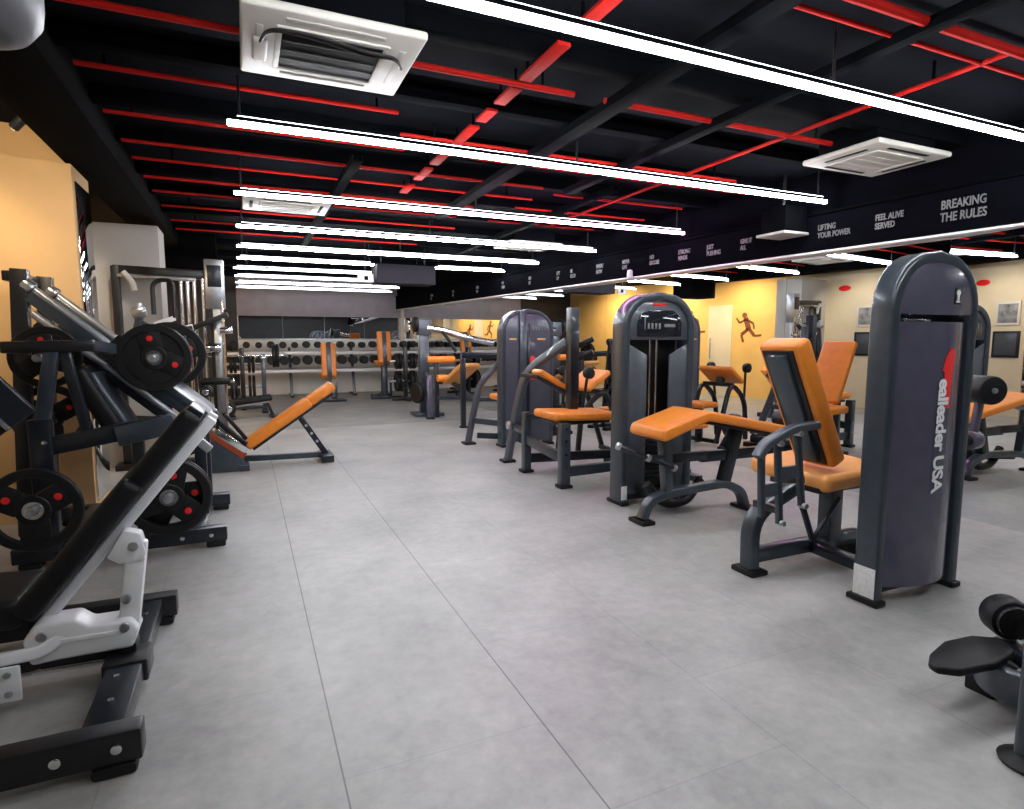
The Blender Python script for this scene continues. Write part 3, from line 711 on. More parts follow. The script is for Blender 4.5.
# --- preacher benches between tower 2 and the mirror (seen mostly in the mirror)
def preacher(x,y,label,rz=0):
    t = thing('preacher_curl_bench', (x,y,0), label, 'bench', None)
    mb = MB(); mb.box((x-.05,y,.86),(.34,.50,.06),(0,math.radians(-35),0),bev=.025,seg=4); mb.build('arm_pad','orange',t)
    mb = MB(); pads(mb,(x+.35,y,.50),(.30,.34,.07)); mb.build('seat','orange',t)
    MB().rtube(fillet([(x-.30,y-.22,.03),(x-.25,y-.22,.55),(x+.05,y-.22,.78),(x+.30,y-.22,.03)],.16),.05,.05,.012).build('curved_frame','black',t)
    MB().rtube(fillet([(x-.30,y+.22,.03),(x-.25,y+.22,.55),(x+.05,y+.22,.78),(x+.30,y+.22,.03)],.16),.05,.05,.012).build('curved_frame','black',t)
    MB().bar((x,y-.22,.74),(x,y+.22,.74),.06,.05).build('cross_bar','black',t)
    MB().bar((x-.05,y,.74),(x-.05,y,.83),.08,.08).build('pad_post','slate',t)
    MB().bar((x+.35,y,.03),(x+.35,y,.47),.07,.07).build('seat_post','black',t)
    MB().bar((x+.28,y-.24,.05),(x+.28,y+.24,.05),.05,.05).build('cross_bar','black',t)
    MB().bar((x+.28,y,.05),(x+.40,y,.05),.05,.05).build('cross_bar','black',t)
    for s in (-1,1): MB().cyl((x-.2,y+s*.24,.95),(x-.2,y+s*.30,.95),.06,20).build('bar_catch','rubber',t)
    for s in (-1,1): MB().bar((x-.24,y+s*.22,.57),(x-.2,y+s*.25,.95),.03,.03).build('catch_arm','black',t)
preacher(3.52,5.72,'orange preacher curl bench glimpsed between the tall back post and the display tower')

# dumbbell tree
dtx,dty = 3.86,7.35
dtree = thing('dumbbell_tree', (dtx,dty,0), 'upright black dumbbell tree by the mirror, just left of the display tower', 'dumbbell stand')
MB().bar((dtx,dty-.14,.03),(dtx,dty,1.28),.05,.05).build('upright','black',dtree)
MB().bar((dtx,dty+.14,.03),(dtx,dty,1.28),.05,.05).build('upright','black',dtree)
MB().bb(dtx-.25,dtx+.25,dty-.2,dty-.12,0,.05,.006).build('foot_bar','black',dtree)
MB().bb(dtx-.25,dtx+.25,dty+.12,dty+.2,0,.05,.006).build('foot_bar','black',dtree)
def dumbbell_mesh(name, L, r, m='rubber', n=8):
    mb = MB(); mb.cyl((-L/2,0,0),(L/2,0,0),.016,12,0)
    for s in (-1,1):
        mb.lathe([(0,s*L*.22),(r*.8,s*L*.22),(r,s*L*.27),(r,s*L*.45),(r*.8,s*L*.5),(0,s*L*.5)],(0,0,0),(1,0,0),n)
    return mb.build(name, m)
TD0 = dumbbell_mesh('dumbbell', .26, .055, n=12); first = True
for k,z in enumerate((1.22,1.03,.84,.66,.48,.30)):
    MB().bb(dtx-.16,dtx-.02,dty-.03-(1.28-z)*.10,dty+.03+(1.28-z)*.10,z-.085,z-.06,.003).build('cradle','black',dtree)
    o = TD0 if first else TD0.copy()
    if not first: C.objects.link(o)
    first = False
    o.location = (dtx-.10,dty,z-.004); o.rotation_euler = (0,0,.25)
    tag(o, 'black dumbbell on the upright tree, %s from the top' % orde[k], 'dumbbell', 'dumbbells on the upright tree')

# --- foreground left: white and black bench
WB = thing('glute_bench_machine', (-.75,2.6,0), 'white and black plate machine bench with a tilted black back pad in the left foreground', 'exercise machine')
for yy,nm in ((2.04,'near'),(3.08,'far')):
    MB().bb(-1.45,-.335,yy-.04,yy+.04,.035,.135,.008).build('cross_foot','black',WB)
    MB().bb(-.47,-.35,yy-.05,yy+.05,0,.036,.012).build('rubber_foot','rubber',WB)
    MB().bb(-1.40,-1.28,yy-.05,yy+.05,0,.036,.012).build('rubber_foot','rubber',WB)
for x in (-.55,-.40): MB().cyl((x,1.99,.088),(x,2.0,.088),.016,14,.004).build('bolt','chrome',WB)
MB().bb(-.505,-.39,2.07,3.05,.055,.125,.006).build('base_beam','navy',WB)
MB().bb(-.52,-.375,2.45,2.60,.05,.135,.008).build('beam_sleeve','black',WB)
for x,y in ((-.45,2.22),(-.46,2.38),(-.44,2.66),(-.44,2.9)): MB().cyl((x,y,.124),(x,y,.131),.010,10,.002).build('bolt','chrome',WB)
yw = 2.68
b0 = V((-.735,yw,.30)); b1 = V((-.165,yw,1.00)); d = (b1-b0).normalized(); nn = V((-d.z,0,d.x)); Rw = Matrix((nn,V((0,1,0)),d)).transposed()
L = (b1-b0).length
mb = MB(); mb.box(b0+d*L*.33+nn*.035,(.085,.34,L*.64),bev=.026,seg=4,mtx=Rw); mb.build('back_pad','vinyl',WB)
mb = MB(); mb.box(b0+d*L*.81+nn*.03,(.08,.26,L*.38),bev=.026,seg=4,mtx=Rw); mb.build('head_pad','vinyl',WB)
MB().bar(b0-nn*.035-d*.06+V((0,-.06,0)),b1-nn*.035+d*.02+V((0,-.06,0)),.05,.04,.008).build('back_beam','white',WB)
MB().bar(b0-nn*.035-d*.06+V((0,.10,0)),b1-nn*.035+d*.02+V((0,.10,0)),.05,.04,.008).build('back_beam','white',WB)
mb = MB(); mb.box(b1+d*.005+nn*.03,(.06,.20,.03),bev=.006,mtx=Rw); mb.build('end_cap','navy',WB)
# white bracket plate and link
yl = 2.58
MB().prism([(-.50,.50),(-.44,.60),(-.385,.58),(-.37,.50),(-.385,.47),(-.46,.47)],(0,yl+.03,0),(1,0,0),(0,0,1),.06,.008).build('link_bracket','white',WB)
MB().bar((-.40,yl,.55),(-.445,yl,.22),.07,.05,.012,side=(1,0,0)).build('support_link','white',WB)
MB().prism([(-.76,.24),(-.72,.30),(-.60,.30),(-.56,.265),(-.43,.265),(-.405,.22),(-.43,.155),(-.66,.155),(-.74,.15)],(0,yl+.06,0),(1,0,0),(0,0,1),.12,.014,3).build('pivot_plate','white',WB)
MB().bb(-.66,-.46,yl-.065,yl-.055,.215,.235,.004).build('plate_rib','white',WB)
for x,z in ((-.41,.535),(-.45,.24),(-.445,.335),(-.70,.255)): MB().cyl((x,yl-.07 if z<.3 else yl-.04,z),(x,yl-.02,z),.018,14,.004).build('bolt','steel',WB)
MB().bb(-.475,-.42,2.53,2.62,.13,.17,.006).build('beam_clamp','black',WB)
MB().bb(-.72,-.46,yl-.03,yl+.03,.125,.155,.004).build('plate_base','black',WB)
MB().rtube(fillet([(-1.05,2.50,.205),(-.80,2.50,.205),(-.70,2.52,.20),(-.64,2.54,.24)],.05),.045,.04,.012).build('handle_tube','white',WB)
MB().cyl((-1.25,2.50,.21),(-.86,2.50,.21),.026,16).build('handle_grip','rubber',WB)
MB().bb(-1.2,-.755,2.47,2.485,.06,.185,.006).build('lower_plate','white',WB)
for x,z in ((-.86,.09),(-.79,.09),(-.79,.16),(-.95,.09)): MB().cyl((x,2.462,z),(x,2.472,z),.012,12,.003).build('bolt','steel',WB)
MB().cyl((-1.1,2.55,.12),(-.49,2.55,.11),.011,12,0).build('guide_rod','chrome',WB)
mb = MB(); pads(mb,(-1.06,2.70,.36),(.62,.36,.11),(0,math.radians(4),0),.035); mb.build('seat_pad','vinyl',WB)
MB().bb(-1.35,-.75,2.58,2.82,.26,.305,.006).build('seat_plate','black',WB)
MB().bar((-1.0,2.68,.13),(-1.0,2.68,.27),.08,.08).build('seat_post','black',WB)
MB().bar((-1.2,2.68,.10),(-.50,2.68,.095),.07,.07).build('base_beam','black',WB)
MB().bb(-1.19,-1.05,2.44,2.72,.10,.18,.006).build('plate_mount','black',WB)

# --- left: 45 degree leg press
LP = thing('leg_press_machine', (-.65,4.75,0), 'black plate loaded leg press with slanted silver rails against the tan wall block', 'exercise machine')
for yy in (4.15,5.05):
    MB().bb(-1.25,-.15,yy-.045,yy+.045,.035,.125,.008).build('cross_foot','navy',LP)
    MB().bb(-.27,-.16,yy-.05,yy+.05,0,.036,.01).build('rubber_foot','rubber',LP)
    MB().bb(-1.22,-1.11,yy-.05,yy+.05,0,.036,.01).build('rubber_foot','rubber',LP)
for x in (-.24,-.40): MB().cyl((x,4.098,.08),(x,4.106,.08),.014,12,.003).build('bolt','chrome',LP)
MB().bar((-.32,4.15,.09),(-.32,5.05,.09),.10,.08).build('base_beam','slate',LP)
MB().bar((-1.0,4.15,.09),(-1.0,5.05,.09),.10,.08).build('base_beam','navy',LP)
for yy in (4.50,5.0):
    MB().cyl((-1.17,yy,1.63),(-.22,yy,.76),.023,18,.004).build('guide_rail', 'silver', LP)
    MB().bar((-1.16,yy,1.565),(-.24,yy,.715),.075,.07).build('rail_beam','slate',LP)
    MB().cyl((-1.15,yy-.03,1.46),(-.42,yy-.03,.79),.022,14,.003).build('guide_rail','silver',LP)
    MB().bar((-1.14,yy,1.40),(-.50,yy,.80),.05,.05).build('rail_beam','navy',LP)
    MB().bar((-1.27,yy,.10),(-1.20,yy,1.72),.085,.07,side=(1,0,0)).build('rear_upright','black',LP)
    MB().bar((-.40,yy,.72),(-.20,yy,.74),.07,.06).build('rail_end','slate',LP)
    MB().bar((-.30,yy,.12),(-.30,yy,.74),.07,.07,side=(1,0,0)).build('front_upright','navy',LP)
    mb = MB(); mb.cyl((-1.14,yy,1.60),(-1.19,yy,1.64),.042,18,.01); mb.build('rail_cap','steel',LP)
MB().bar((-1.255,4.5,1.68),(-1.255,5.0,1.68),.07,.06).build('cross_beam','black',LP)
# carriage
cc = V((-.62,4.75,1.19)); dr = V((1,0,-.88)).normalized(); nr = V((.88,0,1)).normalized()
MB().box(cc,(.34,.62,.10),(0,math.atan2(.88,1),0),bev=.012).build('carriage','navy',LP)
MB().box(cc+V((.20,0,-.24)),(.05,.62,.50),(0,math.radians(-48),0),bev=.012).build('foot_plate','slate',LP)
MB().cyl((-.51,4.18,1.19),(-.51,5.28,1.19),.025,16).build('loading_horn','steel',LP)
MB().bar((-.54,4.40,1.19),(-.66,4.62,1.17),.06,.08).build('carriage_arm','black',LP)
# front frame with beam
MB().bar((-1.06,4.10,.10),(-1.06,4.10,.86),.11,.07,.008,side=(1,0,0)).build('side_upright','navy',LP)
for z in (.56,.73): MB().cyl((-1.04,4.055,z),(-1.04,4.07,z),.014,12,.003).build('bolt','chrome',LP)
MB().bar((-1.05,4.10,.84),(-.98,4.10,1.24),.07,.06,.008,side=(1,0,0)).build('side_strut','slate',LP)
MB().bar((-.84,4.12,.74),(-.93,4.12,1.24),.055,.05,.008,side=(1,0,0)).build('side_strut','navy',LP)
MB().bar((-1.20,4.10,1.26),(-.78,4.12,1.27),.10,.065,.01).build('top_shelf','black',LP)
MB().bar((-.82,4.1,1.27),(-.62,4.45,1.22),.06,.06).build('carriage_arm','slate',LP)
MB().bar((-1.04,4.12,.70),(-.46,4.12,.80),.07,.10).build('side_beam','navy',LP)
MB().bar((-.70,4.11,.74),(-.40,4.11,.80),.10,.115).build('side_beam','slate',LP)
MB().bar((-.56,4.13,.77),(-.56,4.5,.74),.06,.06).build('seat_bracket','navy',LP)
MB().bar((-.60,4.12,.10),(-.60,4.12,.74),.06,.06,side=(1,0,0)).build('side_upright','black',LP)
mb = MB(); mb.box((-.815,4.38,.93),(.11,.36,.46),(0,math.radians(-26),0),bev=.035,seg=4); mb.build('back_pad','vinyl',LP)
mb = MB(); mb.box((-.735,4.38,.90),(.05,.34,.46),(0,math.radians(-26),0),bev=.02,seg=3); mb.build('pad_trim','slate',LP)
mb = MB(); mb.box((-.60,4.55,.74),(.34,.40,.08),(0,math.radians(6),0),bev=.03,seg=4); mb.build('seat_pad','vinyl',LP)
MB().bar((-.40,4.12,.80),(-.22,4.12,.62),.05,.05).build('hand_lever','steel',LP)
MB().cyl((-1.06,3.80,.40),(-1.06,4.08,.40),.024,14).build('storage_horn','steel',LP)
MB().cyl((-.44,3.88,.385),(-.44,4.5,.385),.024,14).build('storage_horn','steel',LP)
MB().bar((-.60,4.13,.385),(-.40,4.13,.385),.05,.08).build('horn_bracket','navy',LP)
MB().cyl((-1.12,4.45,.82),(-1.12,4.9,.82),.024,14).build('storage_horn','steel',LP)
MB().bar((-1.26,4.5,.82),(-1.08,4.5,.82),.05,.06).build('horn_bracket','navy',LP)
MB().cyl((-1.06,4.13,1.20),(-1.06,4.6,1.20),.024,14).build('storage_horn','steel',LP)
plate(-1.06,3.87,.40,'black three-hole weight plate low at the far left, nearest the viewer',0)
plate(-.44,3.94,.385,'black weight plate low behind the tilted pad of the white bench',PI/2-.3)
plate(-.44,4.00,.385,'second black plate on the low horn behind the white bench pad',.5)
P1 = plate(-.51,4.27,1.19,'big black weight plate high on the leg press carriage, nearest side',.9,.92)
mb = MB(); mb.lathe([(.03,-.004),(.185,-.004),(.185,.012),(.03,.012),(.03,-.004)],(-.51,4.27,1.19),(0,1,0),36); mb.build('plate_web','rubber',P1)
plate(-.51,5.16,1.19,'big black weight plate on the far side of the leg press carriage',.2,1.08)
plate(-1.12,4.55,.82,'black weight plate on the middle horn at the far left',0,.9)
plate(-1.06,4.30,1.20,'black weight plate on the upper shelf horn at the far left',.9,.8)
plate(-.51,4.33,1.19,'second black plate behind the big one high on the leg press carriage',1.95,.92)
# tilted dark panel of a machine cut by the left edge
ep = thing('plate_press_machine', (-1.4,3.6,0), 'dark slanted panel of a machine cut off by the left picture edge', 'exercise machine')
MB().box((-1.22,3.72,1.02),(.42,.05,.30),(0,math.radians(52),0),bev=.01).build('side_panel','navy',ep)
MB().bar((-1.36,3.69,1.20),(-1.08,3.69,.86),.03,.02,.004).build('panel_edge','steel',ep)
MB().bar((-1.42,3.72,.03),(-1.28,3.72,1.0),.07,.07).build('upright','black',ep)
MB().bb(-1.6,-1.3,3.64,3.80,0,.05,.006).build('foot_bar','black',ep)
MB().cyl((-1.17,3.72,1.22),(-1.17,3.72,1.30),.045,16).build('knob','steel',ep)
MB().cyl((-1.17,3.72,1.05),(-1.17,3.72,1.23),.02,12).build('knob_stem','black',ep)

# --- cable station behind
CS = thing('cable_station', (-.7,7.0,0), 'black cable crossover station with chrome rods in front of the pale pillar', 'exercise machine')
for x in (-1.12,-.28): MB().bar((x,7.02,.0),(x,7.02,2.02),.07,.08,.006,side=(1,0,0)).build('upright','black',CS)
MB().bar((-1.14,7.02,1.985),(-.26,7.02,1.96),.07,.09).build('top_beam','black',CS)
MB().cyl((-1.10,6.97,1.93),(-.42,6.97,1.91),.02,12).build('pull_up_bar','steel',CS)
MB().tube(fillet([(-1.05,6.96,1.96),(-.98,6.96,1.88),(-.96,6.96,1.78)],.05),.03,12).build('pulley_arm','pale',CS)
MB().bb(-.34,-.16,6.94,7.08,1.62,2.12,.01).build('weight_head', 'steel', CS)
MB().bb(-.315,-.185,6.93,6.942,1.84,2.06,.004).build('weight_window','navy',CS)
for x in (-.56,-.50,-.44,-.36): MB().cyl((x,7.0,.1),(x,7.0,1.93),.016,12,0).build('guide_rod','chrome',CS)
mb = MB()
for k in range(12): mb.bb(-.60,-.36,6.94,7.08,.12+k*.05,.163+k*.05,.004)
mb.build('weight_stack','black',CS)
MB().tube(fillet([(-.80,6.9,1.55),(-.80,6.9,1.88),(-.62,6.9,1.9),(-.62,6.9,1.52)],.09),.022,10).build('hand_loop','black',CS)
MB().bar((-.62,6.92,1.52),(-.80,6.9,1.45),.06,.05).build('arm_link','white',CS)
MB().bar((-.80,6.88,1.44),(-.72,6.90,1.22),.06,.05).build('arm_link','white',CS)
MB().bar((-.62,6.90,1.60),(-.62,7.0,1.60),.03,.03).build('arm_bracket','black',CS)
MB().bar((-.72,6.86,1.36),(-.46,6.86,1.43),.09,.06).build('lever_arm','white',CS)
MB().bar((-.46,6.86,1.42),(-.14,6.84,1.56),.06,.05).build('lever_arm','black',CS)
MB().cyl((-.60,6.84,1.38),(-.46,6.84,1.40),.05,16).build('lever_grip','black',CS)
MB().bar((-.50,6.88,1.35),(-.50,7.0,1.30),.05,.05).build('arm_bracket','black',CS)
MB().bar((-1.06,6.9,1.0),(-.92,6.88,1.52),.06,.06).build('seat_arm','slate',CS)
MB().bar((-.95,6.88,1.50),(-.62,6.9,1.30),.035,.04).build('seat_arm','slate',CS)
mb = MB(); mb.cyl((-.98,6.86,1.55),(-.86,6.86,1.58),.055,16,.015); mb.cyl((-.92,6.86,1.58),(-.92,6.86,1.66),.03,14,.01); mb.build('clamp_knob','steel',CS)
MB().bar((-1.08,6.95,.98),(-1.0,6.9,1.02),.06,.06).build('arm_bracket','black',CS)
MB().bb(-1.22,-.16,6.92,7.12,0,.06,.006).build('base_plate','black',CS)
MB().bar((-.24,7.0,.06),(-.24,7.0,1.64),.08,.06,side=(1,0,0)).build('stack_column','steel',CS)
MB().tube([(-.19,6.93,.1),(-.19,6.93,1.7)],.014,10).build('guide_rod','chrome',CS)
MB().cyl((-.36,6.90,1.22),(-.22,6.90,1.22),.05,18).build('pulley','chrome',CS)
MB().cyl((-.22,6.90,1.40),(-.10,6.90,1.40),.035,16).build('pulley','chrome',CS)

# --- orange decline bench
OB = thing('decline_bench', (.25,6.7,0), 'bright orange decline sit-up bench tilted up to the right on the open floor', 'bench')
p0 = V((-.02,6.72,.22)); p1 = V((.86,6.72,.815)); d = (p1-p0).normalized(); nn = V((-d.z,0,d.x)); Ro = Matrix((nn,V((0,1,0)),d)).transposed(); L=(p1-p0).length
mb = MB(); mb.box(p0+d*L*.36,(.095,.34,L*.72),bev=.026,seg=4,mtx=Ro); mb.build('pad','orange',OB)
mb = MB(); mb.box(p0+d*L*.855,(.09,.30,L*.29),bev=.026,seg=4,mtx=Ro); mb.build('head_pad','orange',OB)
MB().bar(p0-nn*.068+d*.02,p1-nn*.065-d*.06,.10,.04).build('pad_beam','navy',OB)
MB().bar((.77,6.72,.06),(.50,6.72,.50),.07,.06).build('rear_leg','navy',OB)
mb = MB()
for t in (.35,.55,.75): 
    q = V((.77,6.72,.06)).lerp(V((.50,6.72,.50)),t); mb.cyl(q+V((0,-.036,0)),q+V((0,-.032,0)),.016,12,0)
mb.build('adjust_hole','steel',OB)
MB().bb(.70,.83,6.52,6.92,.0,.075,.01).build('rear_foot','navy',OB)
MB().bar((-.05,6.72,.075),(.76,6.72,.06),.06,.06).build('base_beam','slate',OB)
MB().bb(-.10,.0,6.42,6.90,0,.06,.01).build('front_foot','slate',OB)
MB().prism([(-.40,.0),(-.02,.0),(-.03,.07),(-.25,.34),(-.40,.30)],(0,6.50,0),(1,0,0),(0,0,1),.06,.008).build('front_gusset','slate',OB)
lb = MB().bar((-.34,6.44,.40),(-.04,6.44,.15),.012,.07,.003).build('side_plate','rust',OB); lb['label'] = 'rust red side plate'
MB().cyl((-.40,6.50,.90),(-.14,6.50,.90),.035,18,.008).build('hand_roller','vinyl',OB)
MB().cyl((-.14,6.50,.90),(-.10,6.50,.90),.022,14,.004).build('roller_cap','chrome',OB)
MB().bar((-.40,6.50,.90),(-.40,6.56,.90),.03,.03).build('roller_bracket','black',OB)
MB().bar((-.30,6.435,.42),(-.02,6.435,.20),.010,.06,.003).build('plate_trim','chrome',OB)
MB().rtube(fillet([(-.02,6.56,.25),(-.14,6.56,.36),(-.34,6.56,.58),(-.40,6.56,.80),(-.40,6.56,1.05)],.12),.05,.05,.012).build('roller_post','black',OB)
MB().bar((-.02,6.58,.30),(-.22,6.58,.58),.07,.035).build('knee_bar','vinyl',OB)
MB().bar((-.24,6.50,.30),(-.24,6.78,.30),.05,.06).build('front_gusset','slate',OB)
MB().bar((-.04,6.56,.23),(-.04,6.72,.20),.06,.06).build('post_bracket','slate',OB)
for xx,zz in ((-.36,.80),(-.33,.52)):
    r_ = MB().cyl((xx,6.42,zz),(xx,6.82,zz),.05,20,.012).build('roller','vinyl',OB)
    MB().cyl((xx,6.405,zz),(xx,6.422,zz),.03,14,.003).build('roller_cap','chrome',r_)

# --- black bench with white frame behind it
BB = thing('flat_bench', (.05,11.0,0), 'low black padded bench with pale frame behind the orange decline bench', 'bench')
mb = MB(); mb.box((.08,10.9,.30),(.62,.34,.09),(0,math.radians(-7),0),bev=.03,seg=4); mb.build('pad','vinyl',BB)
MB().bar((-.30,10.9,.20),(-.42,10.9,.62),.06,.06).build('front_upright','white',BB)
MB().bar((-.28,10.9,.20),(.35,10.9,.28),.06,.06).build('beam','white',BB)
MB().bar((.30,10.9,.28),(.40,10.9,.03),.05,.05).build('rear_leg','black',BB)
MB().cyl((-.28,10.70,.18),(-.28,11.1,.18),.12,24,.012).build('roller','vinyl',BB)
MB().cyl((-.28,10.68,.18),(-.28,10.705,.18),.06,18,.004).build('roller_cap','chrome',BB)
MB().bar((-.28,10.9,.2),(-.28,10.9,.03),.05,.05).build('front_leg','black',BB)
MB().bb(-.34,-.18,10.7,11.1,0,.04,.006).build('foot_bar','black',BB)
MB().bb(.35,.50,10.7,11.1,0,.04,.006).build('foot_bar','black',BB)

# --- plate tree and barbells at the back left
def plate_rack(x,y,label,n=3,s=1.):
    t = thing('plate_tree', (x,y,0), label, 'weight tree', 'weight trees')
    MB().bar((x,y,.05),(x,y,1.15*s),.08,.08,side=(1,0,0)).build('upright','black',t)
    MB().bar((x-.3,y,.04),(x+.3,y,.04),.08,.06).build('foot_bar','black',t)
    MB().bar((x,y-.3,.04),(x,y+.3,.04),.08,.06).build('foot_bar','black',t)
    for k,z in enumerate((.42,.85*s)):
        MB().cyl((x-.34,y,z),(x+.34,y,z),.024,12).build('horn','steel',t)
    return t
SP0 = None
def small_plate(x,y,z,r,label,ri=.0235):
    # plate with its axis along X
    mb = MB(); w = .05
    mb.lathe([(ri,-w/2),(r*.3,-w/2),(r*.35,-w*.3),(r*.75,-w*.3),(r*.82,-w/2),(r*.97,-w/2),(r,-w*.3),(r,w*.3),(r*.97,w/2),(r*.82,w/2),(r*.75,w*.3),(r*.35,w*.3),(r*.3,w/2),(ri,w/2),(ri,-w/2)],(x,y,z),(1,0,0),28)
    return tag(mb.build('weight_plate','rubber'), label, 'weight plate', 'plates on the far weight trees')
plate_rack(-.05,12.3,'black weight tree loaded with plates at the back left, behind the low black bench')
plate_rack(3.15,12.7,'black weight tree at the back right, beside the tall upright orange bench')
for (x,y,nm) in ((-.05,12.3,'back left'),(3.15,12.7,'back right')):
    for z,zn in ((.42,'lower'),(.85,'upper')):
        for s,sn in ((-1,'left'),(1,'right')):
            for j in range(2):
                small_plate(x+s*(.12+j*.07),y,z+(-.0),(.22 if zn=='lower' else .17),'black plate on the %s weight tree, %s horn, %s side, %s' % (nm,zn,sn,'against the post' if j==0 else 'outermost'))
# tilted barbell machine (dark lumps in front of the rack)
SM = thing('squat_stand', (-.55,11.7,0), 'dark grey squat stand with a loaded bar at the back left behind the cable station', 'rack')
for x in (-.62,.30): MB().bar((x,11.7,.03),(x,11.7,1.05),.07,.07,side=(1,0,0)).build('upright','slate',SM)
MB().bar((-.62,11.7,.10),(.30,11.7,.10),.06,.06).build('cross_beam','slate',SM)
for x in (-.62,.30): MB().bb(x-.05,x+.05,11.45,11.95,0,.05,.006).build('foot_bar','black',SM)
for x in (-.62,.30): MB().bb(x-.04,x+.04,11.60,11.7,.96,1.0,.004).build('bar_hook','steel',SM)
bl = thing('barbell', (-.16,11.63,1.02), 'loaded barbell resting on the dark squat stand at the back left', 'barbell')
MB().cyl((-.95,11.63,1.02),(.65,11.63,1.02),.015,12,0).build('bar','chrome',bl)
for x,nm in ((-.78,'left'),(.48,'right')):
    for j in range(2): small_plate(x+j*.06*(1 if nm=='right' else -1),11.63,1.02,.21,'black plate on the %s end of the barbell, %s' % (nm,'inner' if j==0 else 'outer'),.0145)

# --- upright orange benches far off
def upright_bench(x,y,h,label):
    t = thing('utility_bench', (x,y,0), label, 'bench', 'upright orange utility benches')
    mb = MB(); mb.box((x,y+.05,h-.36),(.30,.07,.70),(math.radians(-8),0,0),bev=.028,seg=4); mb.build('back_pad','orange',t)
    mb = MB(); mb.box((x,y-.005,h-.40),(.09,.035,.78),(math.radians(-8),0,0),bev=.008); mb.build('spine','slate',t)
    mb = MB(); mb.box((x,y+.33,h-.72),(.30,.40,.07),(math.radians(8),0,0),bev=.028,seg=4); mb.build('seat','orange',t)
    MB().bar((x,y+.02,.06),(x,y+.05,h-.76),.10,.09,side=(1,0,0)).build('post','slate',t)
    MB().bb(x-.33,x+.33,y-.10,y-.02,0,.06,.008).build('foot_bar','navy',t)
    MB().bar((x,y-.06,.06),(x,y+.6,.06),.07,.06).build('base_beam','slate',t)
    MB().bb(x-.22,x+.22,y+.55,y+.62,0,.06,.008).build('foot_bar','navy',t)
    MB().bar((x,y+.3,.06),(x,y+.3,h-.76),.06,.06,side=(1,0,0)).build('seat_post','navy',t)
    MB().bar((x+.14,y+.1,.05),(x+.14,y+.1,.42),.05,.05,side=(1,0,0)).build('adjust_post','slate',t)
    MB().bar((x+.14,y+.1,.08),(x,y+.1,.08),.05,.05).build('adjust_bracket','slate',t)
upright_bench(2.84,13.3,1.50,'taller upright orange bench seen from behind, centre of the far floor')
upright_bench(1.62,13.1,1.24,'shorter upright orange bench seen from behind, above the orange decline bench')

# --- dumbbell rack along the far wall
RK = thing('dumbbell_rack', (1.8,14.6,0), 'long two-shelf dumbbell rack along the far mirror wall', 'rack')
RX0,RX1 = -.35,3.75
for z,y in ((.62,14.5),(1.02,14.72)):
    MB().box(((RX0+RX1)/2,y,z),(RX1-RX0,.28,.03),(math.radians(12),0,0),bev=.004).build('shelf','steel',RK)
    MB().bb(RX0,RX1,y-.15,y-.135,z-.055,z+.01,.003).build('shelf_lip','white',RK)
for x in (RX0+.1,.95,2.35,RX1-.1):
    MB().bar((x,14.42,.02),(x,14.84,1.12),.06,.06).build('upright','slate',RK)
    MB().bb(x-.04,x+.04,14.3,15.0,0,.05,.006).build('foot_bar','black',RK)
DB = {}
def rackdb(x,y,z,r,label,grp):
    k = round(r,3)
    if k not in DB: o = DB[k] = dumbbell_mesh('dumbbell', .30, r, n=10)
    else: o = DB[k].copy(); C.objects.link(o)
    o.location = (x,y,z); o.rotation_euler = (0,0,PI/2)
    tag(o,label,'dumbbell',grp)
nth = orde + ['eleventh','twelfth','thirteenth','fourteenth','fifteenth','sixteenth']
for i in range(16): rackdb(RX0+.14+i*.255,14.5,.62+.018+.10,[.10,.095,.09][i%3]+.006,'black dumbbell on the lower rack shelf, %s from the left' % nth[i],'dumbbells on the lower shelf')
for i in range(16): rackdb(RX0+.14+i*.255,14.72,1.02+.018+.075,[.08,.075,.07][i%3]+.002,'smaller black dumbbell on the upper rack shelf, %s from the left' % nth[i],'dumbbells on the upper shelf')

# --- bench press group right of centre
OL = thing('olympic_bench', (3.0,8.5,0), 'black-framed orange bench with head roll behind the farther slate tower', 'bench')
mb = MB(); mb.box((3.12,9.0,.76),(.34,.95,.07),(math.radians(-20),0,0),bev=.028,seg=4); mb.build('pad','orange2',OL)
MB().cyl((2.70,9.42,.985),(3.16,9.42,.985),.055,20,.015).build('head_roll','orange',OL)
MB().cyl((2.84,9.36,.68),(3.02,9.36,.68),.06,20,.015).build('foot_roll','orange',OL)
for x,y in ((2.93,8.35),(3.55,8.35)):
    MB().bar((x,y,.03),(x,y,1.08),.07,.07,side=(1,0,0)).build('upright','navy',OL)
    MB().bb(x-.05,x+.05,y-.05,y+.05,0,.03,.006).build('rubber_foot','rubber',OL)
MB().bar((2.90,8.35,1.08),(3.60,8.35,1.06),.07,.09).build('cross_beam','navy',OL)
MB().bar((2.93,8.35,.42),(3.55,8.35,.40),.05,.06).build('cross_beam','slate',OL)
MB().bar((3.12,8.40,.40),(3.12,9.5,.62),.06,.06).build('bench_beam','slate',OL)
MB().bar((3.12,8.35,.38),(3.12,8.5,.42),.06,.06).build('bench_beam','slate',OL)
MB().bar((2.86,9.46,.03),(2.86,9.46,.96),.07,.07,side=(1,0,0)).build('rear_post','navy',OL)
MB().bar((2.86,9.46,.60),(3.14,9.46,.60),.05,.05).build('rear_brace','navy',OL)
MB().bar((2.86,9.40,.36),(3.5,9.40,.34),.05,.06).build('rear_brace','slate',OL)
MB().bar((3.5,9.40,.03),(3.5,9.40,.38),.06,.06,side=(1,0,0)).build('rear_post','navy',OL)
